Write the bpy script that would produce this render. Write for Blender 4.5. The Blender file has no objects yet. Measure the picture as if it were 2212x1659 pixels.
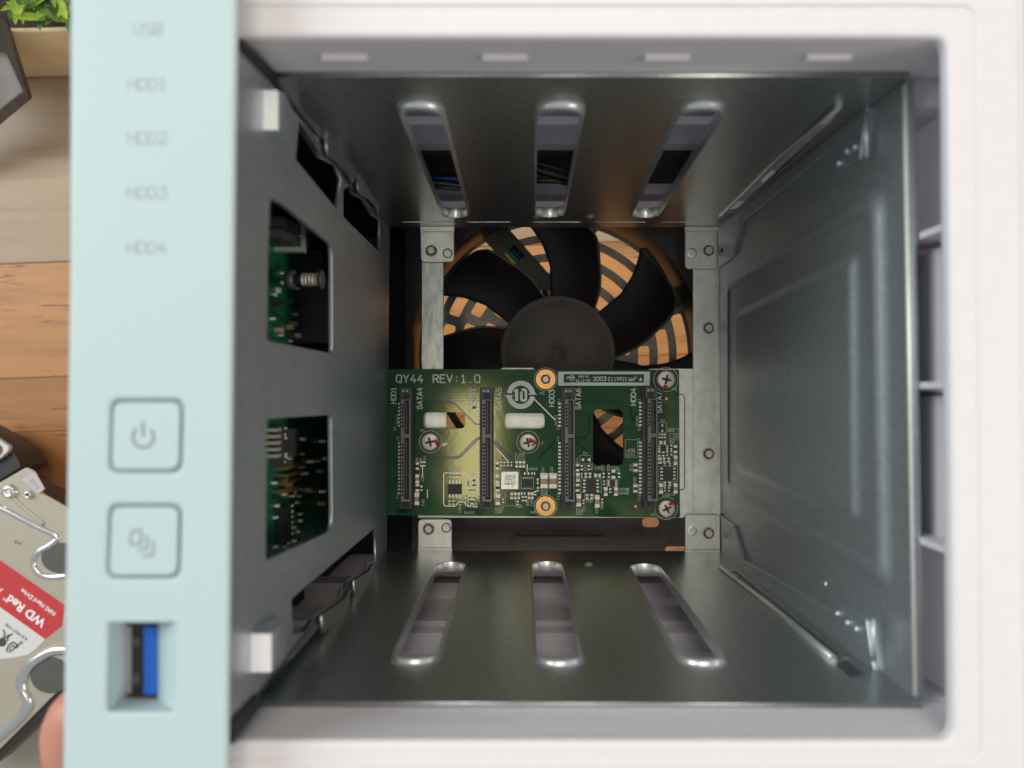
import bpy, math, random
from mathutils import Vector, Matrix
from math import sin, cos, pi, radians, asin, atan2
random.seed(7)
S = 0.01            # one Blender unit is 100 mm; everything below is in millimetres
F = 1771.3
CX, CY = 1126.0, 843.0
sc = bpy.context.scene
C = sc.collection
# ------------------------------------------------------------------ camera, world, lamps
cam = bpy.data.cameras.new('camera'); camo = bpy.data.objects.new('camera', cam); C.objects.link(camo)
cam.sensor_width = 36; cam.lens = 36 * F / 2212
cam.shift_x = (1106 - CX) / 2212; cam.shift_y = (CY - 829.5) / 2212
cam.clip_start = 0.01; cam.clip_end = 200
cam.dof.use_dof = True; cam.dof.focus_distance = 2.84; cam.dof.aperture_fstop = 1.55
sc.camera = camo
w = bpy.data.worlds.new("World"); sc.world = w; w.use_nodes = True
w.node_tree.nodes['Background'].inputs[0].default_value = (0.86, 0.93, 1.0, 1)
w.node_tree.nodes['Background'].inputs[1].default_value = 0.42
sc.view_settings.view_transform = 'Standard'; sc.view_settings.look = 'None'
sc.view_settings.exposure = 0; sc.view_settings.gamma = 1
sc.render.engine = 'CYCLES'
sc.cycles.max_bounces = 10; sc.cycles.diffuse_bounces = 5; sc.cycles.glossy_bounces = 6
sc.cycles.sample_clamp_indirect = 4
def area(name, loc, target, sx, sy, e, col):
    l = bpy.data.lights.new(name, 'AREA'); l.shape = 'RECTANGLE'; l.size = sx; l.size_y = sy; l.energy = e; l.color = col
    o = bpy.data.objects.new(name, l); C.objects.link(o); o.location = loc
    o.rotation_euler = (Vector(target) - Vector(loc)).to_track_quat('-Z', 'Y').to_euler()
    return o
area('window_light', (-11, 4.5, 5.5), (0, 0, -2.5), 7, 8, 1450, (0.90, 0.97, 1.0))
area('room_light', (11.5, -2.0, 6), (0, 0, -2), 6, 6, 950, (1.0, 0.90, 0.78))
area('board_fill_light', (0.5, 6.8, 11.0), (0, 0.2, -2), 7.0, 7.0, 760, (1.0, 0.90, 0.76))  # added fill from above to brighten board and lower lip, no real lamp
area('ceiling_light', (-1.0, -1.4, 12), (-1.0, -1.4, 0), 0.95, 2.6, 130, (1.0, 0.93, 0.74))

# ------------------------------------------------------------------ materials
MATS = {}
def mat(name, col, rough=0.5, metal=0.0, spec=0.5, nscale=40, namt=0.08, bump=0.0, bscale=300, stretch=None, emit=None, ior=None):
    if name in MATS: return MATS[name]
    m = bpy.data.materials.new(name); m.use_nodes = True; nt = m.node_tree; b = nt.nodes['Principled BSDF']
    b.inputs['Roughness'].default_value = rough; b.inputs['Metallic'].default_value = metal
    b.inputs['Specular IOR Level'].default_value = spec
    tc = nt.nodes.new('ShaderNodeTexCoord'); mp = nt.nodes.new('ShaderNodeMapping'); nt.links.new(tc.outputs['Object'], mp.inputs[0])
    if stretch: mp.inputs['Scale'].default_value = stretch
    n = nt.nodes.new('ShaderNodeTexNoise'); n.inputs['Scale'].default_value = nscale; n.inputs['Detail'].default_value = 4
    nt.links.new(mp.outputs[0], n.inputs['Vector'])
    r = nt.nodes.new('ShaderNodeValToRGB')
    r.color_ramp.elements[0].position = 0.3; r.color_ramp.elements[1].position = 0.7
    r.color_ramp.elements[0].color = tuple(c * (1 - namt) for c in col) + (1,)
    r.color_ramp.elements[1].color = tuple(min(1, c * (1 + namt)) for c in col) + (1,)
    nt.links.new(n.outputs['Fac'], r.inputs[0]); nt.links.new(r.outputs[0], b.inputs['Base Color'])
    if bump:
        n2 = nt.nodes.new('ShaderNodeTexNoise'); n2.inputs['Scale'].default_value = bscale; n2.inputs['Detail'].default_value = 3
        nt.links.new(mp.outputs[0], n2.inputs['Vector'])
        bp = nt.nodes.new('ShaderNodeBump'); bp.inputs['Strength'].default_value = bump; bp.inputs['Distance'].default_value = 0.002
        nt.links.new(n2.outputs['Fac'], bp.inputs['Height']); nt.links.new(bp.outputs[0], b.inputs['Normal'])
    MATS[name] = m
    return m
M_white = mat('white_plastic', (0.675, 0.64, 0.65), 0.45, bump=0.15, bscale=260, namt=0.015)
M_shell = mat('shell_plastic', (0.78, 0.76, 0.79), 0.5, bump=0.1, namt=0.02)
def thin(m, k):
    nt = m.node_tree; b = nt.nodes['Principled BSDF']; t = nt.nodes.new('ShaderNodeBsdfTranslucent'); t.inputs[0].default_value = (0.78, 0.78, 0.84, 1)
    x = nt.nodes.new('ShaderNodeMixShader'); x.inputs[0].default_value = k; out = [n for n in nt.nodes if n.type == 'OUTPUT_MATERIAL'][0]
    nt.links.new(b.outputs[0], x.inputs[1]); nt.links.new(t.outputs[0], x.inputs[2]); nt.links.new(x.outputs[0], out.inputs[0])
thin(M_shell, 0.35)
M_mint = mat('mint_paint', (0.435, 0.548, 0.552), 0.42, 0.0, bump=0.2, bscale=420, namt=0.035, nscale=220)
M_print = mat('grey_print', (0.20, 0.22, 0.24), 0.6, namt=0.02)
M_wall = mat('zinc_steel', (0.52, 0.545, 0.54), 0.31, 0.95, nscale=70, namt=0.10, bump=0.16, bscale=260)
M_side = mat('zinc_steel_lit', (0.50, 0.545, 0.57), 0.40, 0.80, nscale=70, namt=0.09, bump=0.16, bscale=260)  # same cage steel made more diffuse, so the side walls look better lit
M_bright = mat('bright_zinc', (0.62, 0.62, 0.58), 0.42, 0.85, nscale=30, namt=0.10, bump=0.15, bscale=120)
M_edge = mat('steel_edge', (0.74, 0.72, 0.64), 0.45, 0.35, namt=0.05)
M_scratch = mat('scratched_zinc', (0.52, 0.53, 0.50), 0.42, 0.8, nscale=60, namt=0.25, bump=0.5, bscale=90, stretch=(1, 0.35, 1))
M_black = mat('black_plastic', (0.018, 0.018, 0.022), 0.42, spec=0.9, namt=0.1, bump=0.15, bscale=500)
M_hub = mat('fan_hub_plastic', (0.16, 0.142, 0.13), 0.6, namt=0.1, bump=0.5, bscale=420)
M_gap = mat('gap_shade_black', (0.010, 0.010, 0.011), 0.7, namt=0.05)  # near-black that paints shade into the corner gaps
M_grille = mat('rear_steel', (0.36, 0.35, 0.30), 0.45, 0.5, namt=0.15, nscale=50)
M_rear = mat('rear_plate', (0.22, 0.20, 0.19), 0.5, 0.4, namt=0.1)
M_pcb = mat('green_soldermask', (0.016, 0.085, 0.042), 0.085, 0.0, 0.36, nscale=25, namt=0.15, bump=0.03, bscale=60)
for _m in (M_pcb, ): _m.node_tree.nodes['Principled BSDF'].inputs['Specular Tint'].default_value = (1.0, 0.92, 0.46, 1)
M_pcb2 = mat('board_green', (0.005, 0.11, 0.05), 0.4, namt=0.15, nscale=60)
M_trace = mat('trace_green', (0.030, 0.105, 0.055), 0.085, 0.0, 0.4, namt=0.05)
M_trace.node_tree.nodes['Principled BSDF'].inputs['Specular Tint'].default_value = (1.0, 0.92, 0.5, 1)
M_traced = mat('trace_gap', (0.008, 0.036, 0.022), 0.12, 0.0, 0.2, namt=0.05)
M_silk = mat('white_silkscreen', (0.80, 0.84, 0.80), 0.6, namt=0.04)
M_conn = mat('connector_plastic', (0.055, 0.052, 0.058), 0.45, namt=0.08)
M_connlt = mat('connector_rim', (0.20, 0.19, 0.20), 0.42, namt=0.08)
M_slot = mat('slot_black', (0.008, 0.008, 0.009), 0.5, namt=0.05)
M_slotb = mat('contact_wafer', (0.05, 0.045, 0.035), 0.4, namt=0.6, nscale=60)
M_solder = mat('tinned_metal', (0.90, 0.87, 0.79), 0.4, 0.25, namt=0.05)
M_tan = mat('ceramic_tan', (0.44, 0.31, 0.22), 0.4, namt=0.08)
M_chip = mat('chip_epoxy', (0.025, 0.024, 0.024), 0.5, namt=0.1)
M_copper = mat('copper_ring', (0.78, 0.42, 0.14), 0.35, 0.75, namt=0.1, nscale=80)
M_ind = mat('inductor_nickel', (0.62, 0.61, 0.55), 0.35, 0.7, namt=0.15, nscale=90, bump=0.3, bscale=120)
M_steel = mat('screw_steel', (0.66, 0.60, 0.52), 0.45, 0.5, namt=0.12, nscale=60)
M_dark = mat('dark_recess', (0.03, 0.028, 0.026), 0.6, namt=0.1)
M_red = mat('red_paint', (0.62, 0.02, 0.012), 0.5, namt=0.2, nscale=100)
M_blue = mat('usb_blue', (0.012, 0.13, 0.60), 0.35, namt=0.08)
M_bwire = mat('blue_wire', (0.01, 0.07, 0.26), 0.4, namt=0.1)
M_gwire = mat('green_wire', (0.01, 0.28, 0.14), 0.4, namt=0.1)
M_ywire = mat('yellow_wire', (0.75, 0.50, 0.08), 0.4, namt=0.1)
M_alu = mat('drive_cast_metal', (0.42, 0.375, 0.29), 0.5, 0.35, namt=0.04, bump=0.08)
M_chrome = mat('rolled_edge', (0.74, 0.72, 0.68), 0.2, 0.95, namt=0.05)
M_vinyl = mat('dark_seal', (0.085, 0.08, 0.07), 0.5, namt=0.1)
M_redlab = mat('red_label', (0.50, 0.035, 0.035), 0.5, namt=0.03)
M_paper = mat('label_paper', (0.62, 0.60, 0.58), 0.55, namt=0.02)
M_wprint = mat('white_print', (0.85, 0.85, 0.85), 0.5, namt=0.01)
M_bprint = mat('black_print', (0.06, 0.05, 0.05), 0.5, namt=0.05)
M_blackdrive = mat('black_casting', (0.025, 0.023, 0.02), 0.4, namt=0.1)
M_tray = mat('clear_tray_plastic', (0.52, 0.45, 0.47), 0.35, namt=0.05)
M_planter = mat('planter_glaze', (0.86, 0.67, 0.38), 0.55, namt=0.05, nscale=8)
M_frame = mat('dark_frame_wood', (0.07, 0.05, 0.035), 0.5, namt=0.25, nscale=20)
M_photo = mat('grey_picture', (0.36, 0.34, 0.32), 0.4, namt=0.3, nscale=3)
M_leaf = mat('leaf_green', (0.24, 0.36, 0.03), 0.45, namt=0.35, nscale=12)
M_leaf2 = mat('leaf_dark', (0.06, 0.15, 0.025), 0.45, namt=0.35, nscale=12)
M_soil = mat('potting_soil', (0.03, 0.02, 0.012), 0.9, namt=0.5, nscale=60)
def skin_mat():
    m = mat('skin', (0.50, 0.22, 0.15), 0.5, namt=0.08, nscale=10, bump=0.15, bscale=120)
    b = m.node_tree.nodes['Principled BSDF']; b.inputs['Subsurface Weight'].default_value = 0.15
    b.inputs['Subsurface Radius'].default_value = (0.03, 0.012, 0.006); return m
M_skin = skin_mat()
def wood(name, c1, c2, c3, dark=0.0, seed=0.0):
    m = bpy.data.materials.new(name); m.use_nodes = True; nt = m.node_tree; b = nt.nodes['Principled BSDF']
    N = nt.nodes.new; L = nt.links.new
    b.inputs['Roughness'].default_value = 0.45
    tc = N('ShaderNodeTexCoord'); mp = N('ShaderNodeMapping'); L(tc.outputs['Object'], mp.inputs[0])
    mp.inputs['Location'].default_value = (seed, seed * 1.7, 0); mp.inputs['Scale'].default_value = (0.32, 3.2, 1)
    n = N('ShaderNodeTexNoise'); n.inputs['Scale'].default_value = 3.0; n.inputs['Detail'].default_value = 8; n.inputs['Roughness'].default_value = 0.65
    n.inputs['Distortion'].default_value = 0.6
    L(mp.outputs[0], n.inputs['Vector'])
    r = N('ShaderNodeValToRGB'); L(n.outputs['Fac'], r.inputs[0])
    e = r.color_ramp.elements; e[0].position = 0.32; e[0].color = c2 + (1,); e[1].position = 0.66; e[1].color = c1 + (1,)
    x = e.new(0.5); x.color = tuple((a + d) / 2 for a, d in zip(c1, c3)) + (1,)
    out = r.outputs[0]
    mp2 = N('ShaderNodeMapping'); L(tc.outputs['Object'], mp2.inputs[0]); mp2.inputs['Scale'].default_value = (1.4, 14, 1); mp2.inputs['Location'].default_value = (seed * 3, 0, 0)
    n2 = N('ShaderNodeTexNoise'); n2.inputs['Scale'].default_value = 4; n2.inputs['Detail'].default_value = 6; L(mp2.outputs[0], n2.inputs['Vector'])
    mp3 = N('ShaderNodeMapping'); L(tc.outputs['Object'], mp3.inputs[0]); mp3.inputs['Scale'].default_value = (1.0, 2.0, 1); mp3.inputs['Location'].default_value = (seed * 5, 4, 0)
    n3 = N('ShaderNodeTexNoise'); n3.inputs['Scale'].default_value = 1.6; n3.inputs['Detail'].default_value = 2; L(mp3.outputs[0], n3.inputs['Vector'])
    ra = N('ShaderNodeValToRGB'); ra.color_ramp.elements[0].position = 0.57; ra.color_ramp.elements[0].color = (0, 0, 0, 1); ra.color_ramp.elements[1].position = 0.66; L(n2.outputs['Fac'], ra.inputs[0])
    rb = N('ShaderNodeValToRGB'); rb.color_ramp.elements[0].position = 0.50; rb.color_ramp.elements[0].color = (0, 0, 0, 1); rb.color_ramp.elements[1].position = 0.60; L(n3.outputs['Fac'], rb.inputs[0])
    mu = N('ShaderNodeMath'); mu.operation = 'MULTIPLY'; L(ra.outputs[0], mu.inputs[0]); L(rb.outputs[0], mu.inputs[1])
    mu2 = N('ShaderNodeMath'); mu2.operation = 'MULTIPLY'; mu2.inputs[1].default_value = dark; L(mu.outputs[0], mu2.inputs[0])
    mx = N('ShaderNodeMix'); mx.data_type = 'RGBA'; L(mu2.outputs[0], mx.inputs[0]); L(out, mx.inputs[6]); mx.inputs[7].default_value = (0.035, 0.022, 0.012, 1)
    L(mx.outputs[2], b.inputs['Base Color'])
    bp = N('ShaderNodeBump'); bp.inputs['Strength'].default_value = 0.12; bp.inputs['Distance'].default_value = 0.01; L(n.outputs['Fac'], bp.inputs['Height']); L(bp.outputs[0], b.inputs['Normal'])
    return m

# ------------------------------------------------------------------ helpers
WM = {}
def link(o, parent=None, world=None):
    C.objects.link(o)
    world = world or Matrix.Identity(4)
    if parent is not None:
        o.parent = parent; o.matrix_parent_inverse = WM[parent.name].inverted()
    o.matrix_basis = world; WM[o.name] = world
    return o
def thing(name, label, cat, loc, group=None):
    o = bpy.data.objects.new(name, None); o.empty_display_size = 0.2
    link(o, None, Matrix.Translation(Vector(loc) * S)); o['label'] = label; o['category'] = cat
    if group: o['group'] = group
    return o
def finish(name, me, mats, parent=None, bake=True):
    """me: mesh in millimetres, world coordinates; origin goes to the middle of its bounds"""
    me.transform(Matrix.Scale(S, 4))
    vs = [v.co for v in me.vertices]
    c = Vector([(min(v[i] for v in vs) + max(v[i] for v in vs)) / 2 for i in range(3)])
    me.transform(Matrix.Translation(-c))
    if not isinstance(mats, (list, tuple)): mats = [mats]
    for m in mats: me.materials.append(m)
    o = bpy.data.objects.new(name, me)
    return link(o, parent, Matrix.Translation(c))
def copy_to(o, offset_mm, parent=None):
    p = parent or o.parent
    c = o.copy(); m = Matrix.Translation(Vector(offset_mm) * S) @ WM[o.name]
    C.objects.link(c); c.parent = p
    if p is not None: c.matrix_parent_inverse = WM[p.name].inverted()
    c.matrix_basis = m; WM[c.name] = m
    return c
class MB:
    def __init__(s): s.v = []; s.f = []; s.m = []; s.sm = []
    def quad(s, pts, m=0, smooth=False):
        b = len(s.v); s.v += [tuple(p) for p in pts]; s.f.append(tuple(range(b, b + len(pts)))); s.m.append(m); s.sm.append(smooth)
    def box(s, x0, x1, y0, y1, z0, z1, m=0):
        b = len(s.v); s.v += [(x, y, z) for z in (z0, z1) for y in (y0, y1) for x in (x0, x1)]
        for f in ((0, 2, 3, 1), (4, 5, 7, 6), (0, 1, 5, 4), (2, 6, 7, 3), (0, 4, 6, 2), (1, 3, 7, 5)):
            s.f.append(tuple(b + i for i in f)); s.m.append(m); s.sm.append(False)
    def cbox(s, cx, cy, w, h, z0, z1, m=0): s.box(cx - w / 2, cx + w / 2, cy - h / 2, cy + h / 2, z0, z1, m)
    def rings(s, rings, m=0, cap0=False, cap1=False, smooth=True):
        b = len(s.v); n = len(rings[0])
        for r in rings: s.v += [tuple(p) for p in r]
        for i in range(len(rings) - 1):
            for j in range(n):
                k = (j + 1) % n
                s.f.append((b + i * n + j, b + i * n + k, b + (i + 1) * n + k, b + (i + 1) * n + j)); s.m.append(m); s.sm.append(smooth)
        if cap0: s.f.append(tuple(b + j for j in range(n))[::-1]); s.m.append(m); s.sm.append(False)
        if cap1: s.f.append(tuple(b + (len(rings) - 1) * n + j for j in range(n))); s.m.append(m); s.sm.append(False)
    def cyl(s, cx, cy, prof, n=24, m=0, cap0=False, cap1=True, smooth=True):
        """prof: list of (radius, z)"""
        s.rings([[(cx + r * cos(2 * pi * j / n), cy + r * sin(2 * pi * j / n), z) for j in range(n)] for r, z in prof], m, cap0, cap1, smooth)
    def tube(s, path, r, n=8, m=0, cap=True):
        path = [Vector(p) for p in path]; R = []
        for i, p in enumerate(path):
            t = (path[min(i + 1, len(path) - 1)] - path[max(i - 1, 0)]).normalized()
            a = t.cross(Vector((0, 0, 1)))
            if a.length < 1e-3: a = t.cross(Vector((0, 1, 0)))
            a.normalize(); b2 = t.cross(a); rr = r[i] if isinstance(r, (list, tuple)) else r
            R.append([p + (a * cos(2 * pi * j / n) + b2 * sin(2 * pi * j / n)) * rr for j in range(n)])
        s.rings(R, m, cap, cap)
    def ribbon(s, pts, wd, z, m=0, rnd=True):
        """flat stroke of width wd in the plane at height z"""
        for (x0, y0), (x1, y1) in zip(pts[:-1], pts[1:]):
            dx, dy = x1 - x0, y1 - y0; l = math.hypot(dx, dy) or 1; nx, ny = -dy / l * wd / 2, dx / l * wd / 2
            s.quad([(x0 - nx, y0 - ny, z), (x1 - nx, y1 - ny, z), (x1 + nx, y1 + ny, z), (x0 + nx, y0 + ny, z)], m)
        if rnd:
            for i, (x, y) in enumerate(pts):
                s.quad([(x + wd / 2 * cos(k * pi / 4), y + wd / 2 * sin(k * pi / 4), z + 0.002 * (1 + i % 2)) for k in range(8)], m)
    def mesh(s):
        me = bpy.data.meshes.new('m'); me.from_pydata(s.v, [], s.f); me.update()
        me.polygons.foreach_set('material_index', s.m); me.polygons.foreach_set('use_smooth', s.sm); return me
    def obj(s, name, mats, parent=None): return finish(name, s.mesh(), mats, parent)
def P(x, y, d): return Vector(((x - CX) / F * d, (CY - y) / F * d, -d))
def q2(x, y, d): return ((x - CX) / F * d, (CY - y) / F * d)
class Frame:
    def __init__(s, a, b, c, toward):
        s.O = a; s.U = (b - a).normalized(); n = s.U.cross(c - a).normalized()
        if n.dot(toward) < 0: n = -n
        s.N = n; s.V = n.cross(s.U)
        s.M = Matrix((s.U, s.V, s.N)).transposed().to_4x4(); s.M.translation = s.O
    def px(s, x, y):
        r = Vector(((x - CX) / F, (CY - y) / F, -1)); t = s.O.dot(s.N) / r.dot(s.N); p = r * t - s.O
        return (p.dot(s.U), p.dot(s.V))
    def w(s, u, v, n=0): return s.O + s.U * u + s.V * v + s.N * n
class Flat(Frame):
    def __init__(s, d):
        s.O = Vector((0, 0, -d)); s.U = Vector((1, 0, 0)); s.V = Vector((0, 1, 0)); s.N = Vector((0, 0, 1)); s.M = Matrix.Translation(s.O)
def roundpoly(pts, r, n=5):
    out = []; L = len(pts)
    for i in range(L):
        p = Vector(pts[i]); a = Vector(pts[i - 1]) - p; b = Vector(pts[(i + 1) % L]) - p
        ri = r[i] if isinstance(r, (list, tuple)) else r
        la, lb = a.length, b.length; k = min(ri, la * 0.45, lb * 0.45)
        if k < 1e-6: out.append(tuple(p)); continue
        p0 = p + a / la * k; p1 = p + b / lb * k
        for j in range(n + 1):
            t = j / n; out.append(tuple(p0 * (1 - t) ** 2 + p * 2 * t * (1 - t) + p1 * t * t))
    return out
def rrect(x0, y0, x1, y1, r, n=5): return roundpoly([(x0, y0), (x1, y0), (x1, y1), (x0, y1)], r, n)
def stadium(a, b, r, n=10):
    a, b = Vector(a), Vector(b); t = atan2((b - a).y, (b - a).x); out = []
    for j in range(n + 1): k = t - pi / 2 + pi * j / n; out.append((b.x + r * cos(k), b.y + r * sin(k)))
    for j in range(n + 1): k = t + pi / 2 + pi * j / n; out.append((a.x + r * cos(k), a.y + r * sin(k)))
    return out
def circ(c, r, n=24): return [(c[0] + r * cos(2 * pi * j / n), c[1] + r * sin(2 * pi * j / n)) for j in range(n)]
def plate(name, fr, outer, holes, thick, bevel, mats, parent, lift=0.0):
    cu = bpy.data.curves.new('c', 'CURVE'); cu.dimensions = '2D'; cu.fill_mode = 'BOTH'
    for loop in [outer] + list(holes):
        sp = cu.splines.new('POLY'); sp.points.add(len(loop) - 1); sp.use_cyclic_u = True
        for i, p in enumerate(loop): sp.points[i].co = (p[0], p[1], 0, 1)
    cu.extrude = max(thick / 2 - bevel, 0.001); cu.bevel_depth = bevel; cu.bevel_resolution = 2; cu.offset = -bevel
    o = bpy.data.objects.new('c', cu); C.objects.link(o)
    dg = bpy.context.evaluated_depsgraph_get(); dg.update()
    me = bpy.data.meshes.new_from_object(o.evaluated_get(dg)); bpy.data.objects.remove(o); bpy.data.curves.remove(cu)
    me.transform(fr.M @ Matrix.Translation((0, 0, lift - thick / 2)))
    return finish(name, me, mats, parent)
def blabel(name, text, x, y, d, size, rot, m, parent, bold=0.0, up=0.05, shear=0):
    cu = bpy.data.curves.new('t', 'FONT'); cu.body = text; cu.size = size; cu.offset = bold; cu.extrude = 0.01; cu.shear = shear; cu.resolution_u = 4
    o = bpy.data.objects.new('t', cu); C.objects.link(o)
    dg = bpy.context.evaluated_depsgraph_get(); dg.update()
    me = bpy.data.meshes.new_from_object(o.evaluated_get(dg)); bpy.data.objects.remove(o)
    p = P(x, y, d); p.z += up
    me.transform(Matrix.Translation(p) @ Matrix.Rotation(rot, 4, 'Z'))
    return finish(name, me, m, parent)

G = {  # stroke lettering on a 4 x 6 grid
 '0': ['1,0 3,0 4,1 4,5 3,6 1,6 0,5 0,1 1,0'], '1': ['0.7,4.8 2,6 2,0', '0.7,0 3.3,0'], '2': ['0,5 1,6 3,6 4,5 4,4 0,0 4,0'],
 '3': ['0,6 4,6 2,3.6 3,3.6 4,2.6 4,1 3,0 1,0 0,1'], '4': ['4,2 0,2 2.6,6', '3,3.4 3,0'], '5': ['4,6 0,6 0,3.4 3,3.6 4,2.6 4,1 3,0 1,0 0,0.8'],
 '6': ['3.4,6 1,4.6 0,3 0,1 1,0 3,0 4,1 4,2.4 3,3.4 0.4,3.2'], '7': ['0,6 4,6 1.4,0'], '8': ['1,3.2 0,4.2 0,5.2 1,6 3,6 4,5.2 4,4.2 3,3.2 1,3.2 0,2.2 0,1 1,0 3,0 4,1 4,2.2 3,3.2'],
 '9': ['0.6,0 3,1.4 4,3 4,5 3,6 1,6 0,5 0,3.6 1,2.6 3.6,2.8'], 'A': ['0,0 2,6 4,0', '0.7,2 3.3,2'], 'B': ['0,0 0,6 3,6 4,5.2 4,4 3,3.2 0,3.2', '3,3.2 4,2.4 4,1 3,0 0,0'],
 'C': ['4,5 3,6 1,6 0,5 0,1 1,0 3,0 4,1'], 'D': ['0,0 0,6 2.6,6 4,4.6 4,1.4 2.6,0 0,0'], 'E': ['4,6 0,6 0,0 4,0', '0,3.2 3,3.2'], 'F': ['4,6 0,6 0,0', '0,3.2 3,3.2'],
 'H': ['0,0 0,6', '4,0 4,6', '0,3.1 4,3.1'], 'I': ['2,0 2,6'], 'L': ['0,6 0,0 4,0'], 'M': ['0,0 0,6 2,3 4,6 4,0'], 'O': ['1,0 3,0 4,1 4,5 3,6 1,6 0,5 0,1 1,0'],
 'P': ['0,0 0,6 3,6 4,5 4,4 3,3 0,3'], 'Q': ['1,0 3,0 4,1 4,5 3,6 1,6 0,5 0,1 1,0', '2.4,1.6 4,-0.4'], 'R': ['0,0 0,6 3,6 4,5 4,4 3,3 0,3', '2,3 4,0'],
 'S': ['4,5 3,6 1,6 0,5 0,4 1,3.2 3,3 4,2.2 4,1 3,0 1,0 0,1'], 'T': ['0,6 4,6', '2,6 2,0'], 'U': ['0,6 0,1 1,0 3,0 4,1 4,6'], 'V': ['0,6 2,0 4,6'],
 'Y': ['0,6 2,3.2 4,6', '2,3.2 2,0'], ':': ['2,1.2 2,1.5', '2,4 2,4.3'], '.': ['2,0 2,0.3'], '-': ['0.6,3 3.4,3'], 'W': ['0,6 1,0 2,4 3,0 4,6'], ' ': [], 'K': ['0,0 0,6', '4,6 0,2.6', '1.4,3.6 4,0'],
 'N': ['0,0 0,6 4,0 4,6']}
def strokes(mb, text, x, y, d, length, h, ang=0, wd=None, z=None, m=0):
    """text drawn from the baseline start (x, y: pixels of the photograph at depth d), length and cap height in the same pixels"""
    k = d / F; n = len(text); adv = length / (n - 0.28) ; sx = adv * 0.72 / 4; sy = h / 6; wd = (wd or h * 0.13) * k
    ca, sa = cos(ang), sin(ang); ox, oy = q2(x, y, d); z = -d if z is None else z
    for i, ch in enumerate(text):
        for st in G.get(ch, []):
            pts = []
            for t in st.split():
                a, b = map(float, t.split(',')); a = (i * adv + a * sx) * k; b = b * sy * k
                pts.append((ox + a * ca - b * sa, oy + a * sa + b * ca))
            mb.ribbon(pts, wd, z, m)

# ================================================================== THE STORAGE BOX
nas = thing('storage_enclosure', 'white and mint network storage box held upright with its four drive bays empty', 'storage box', (12, 0, -350))
FR, BK = 151.0, 286.0
top = Frame(P(590, 178, FR), P(1950, 178, FR), P(1556, 490, BK), Vector((0, -1, 0)))
bot = Frame(P(548, 1502, FR), P(1976, 1506, FR), P(1556, 1190, BK), Vector((0, 1, 0)))
rgt = Frame(P(1951, 178, FR), P(1974, 1506, FR), P(1556, 843, BK), Vector((-1, 0, 0)))
lft = Frame(P(842, 490, BK), P(836, 1192, BK), P(499, 843, 129.5), Vector((1, 0, 0)))

# ---- white front bezel and outer shell
D0 = 134.0
f0 = Flat(D0)
Q = lambda pts, d: [q2(x, y, d) for x, y in pts]
bez_out = roundpoly(Q([(300, -260), (2216, -260), (2244, 1900), (290, 1900)], D0), 4)
bez_in = roundpoly(Q([(470, 80), (2048, 80), (2063, 1601), (455, 1601)], D0), [0.1, 2.6, 2.6, 0.1])
o = plate('front_bezel', f0, bez_out, [bez_in], 3.4, 0.9, M_white, nas)
mb = MB(); mb.box(-60, 80, 57.7, 84, -151.5, -136); mb.obj('opening_wall', M_white, nas)
mb = MB(); mb.box(-60, 80, -84, -57.4, -151.5, -136); mb.obj('opening_wall', M_white, nas)
# raised front rim a little proud of the bezel at the outer side
o = plate('bezel_rim', f0, roundpoly(Q([(302, -255), (2196, -255), (2214, 1890), (292, 1890)], D0), 4),
          [roundpoly(Q([(440, 14), (2106, 14), (2120, 1640), (430, 1640)], D0), 2.6)], 0.7, 0.33, M_white, nas, lift=0.3)
mb = MB()
for x0 in (697, 1043, 1392, 1740):
    a = P(x0, 122, 142); b = P(x0 + 96, 134, 142); mb2 = MB()
    y1 = 57.72
    mb2.rings([[(a.x - g, y1 + 0.3, -141 - g2), (b.x + g, y1 + 0.3, -141 - g2), (b.x + g, yy, -141 - g2), (a.x - g, yy, -141 - g2)] for g, g2, yy in ((0, 0, y1 - 0.3), (0, .7, y1 - 0.75), (0.0, 1.5, y1 - 0.1))], 0, True, True, False)
    mb2.obj('slot_light_tab', M_white, nas)  # raised white tabs standing in for light showing through wall slots
# outer walls of the shell
mb = MB(); X0, X1, Y0, Y1 = -77.0, 82.0, -84.0, 84.0
for b in ((X0, X0 + 2.5, Y0 + 2.5, Y1 - 2.5, -349, -150.5),): mb.box(*b)
mb.obj('outer_shell', M_shell, nas)
# right shell side with its stepped inner wall
mb = MB()
mb.box(80.2, 82.6, Y0 + 2.5, Y1 - 2.5, -349, -136)
mb.box(73.5, 80.2, Y0 + 2.5, Y1 - 2.5, -176, -172)
mb.obj('shell_side', M_shell, nas)
# ribs between cage and shell, seen past the right wall
for y_, hh in ((492, 0), (832, 0), (1184, 0)):
    yy = (CY - y_) / F * 142.0
    mb = MB(); mb.box(72.6, 80.2, yy - 0.6, yy + 0.6, -171.9, -138); mb.obj('shell_rib', M_white, nas)
for y0_, y1_ in ((31, -1), (4.5, -28)):
    mb = MB(); mb.box(76.4, 80.2, y1_ - (0), y0_ - 5, -160, -150.6); mb.obj('shell_pad', M_white, nas)
mb = MB(); mb.box(72.4, 80.2, 52.5, 60, -171.9, -152); mb.obj('shell_corner', M_white, nas)
mb = MB(); mb.box(72.4, 80.2, -66, -57, -171.9, -152); mb.obj('shell_corner', M_white, nas)
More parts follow.
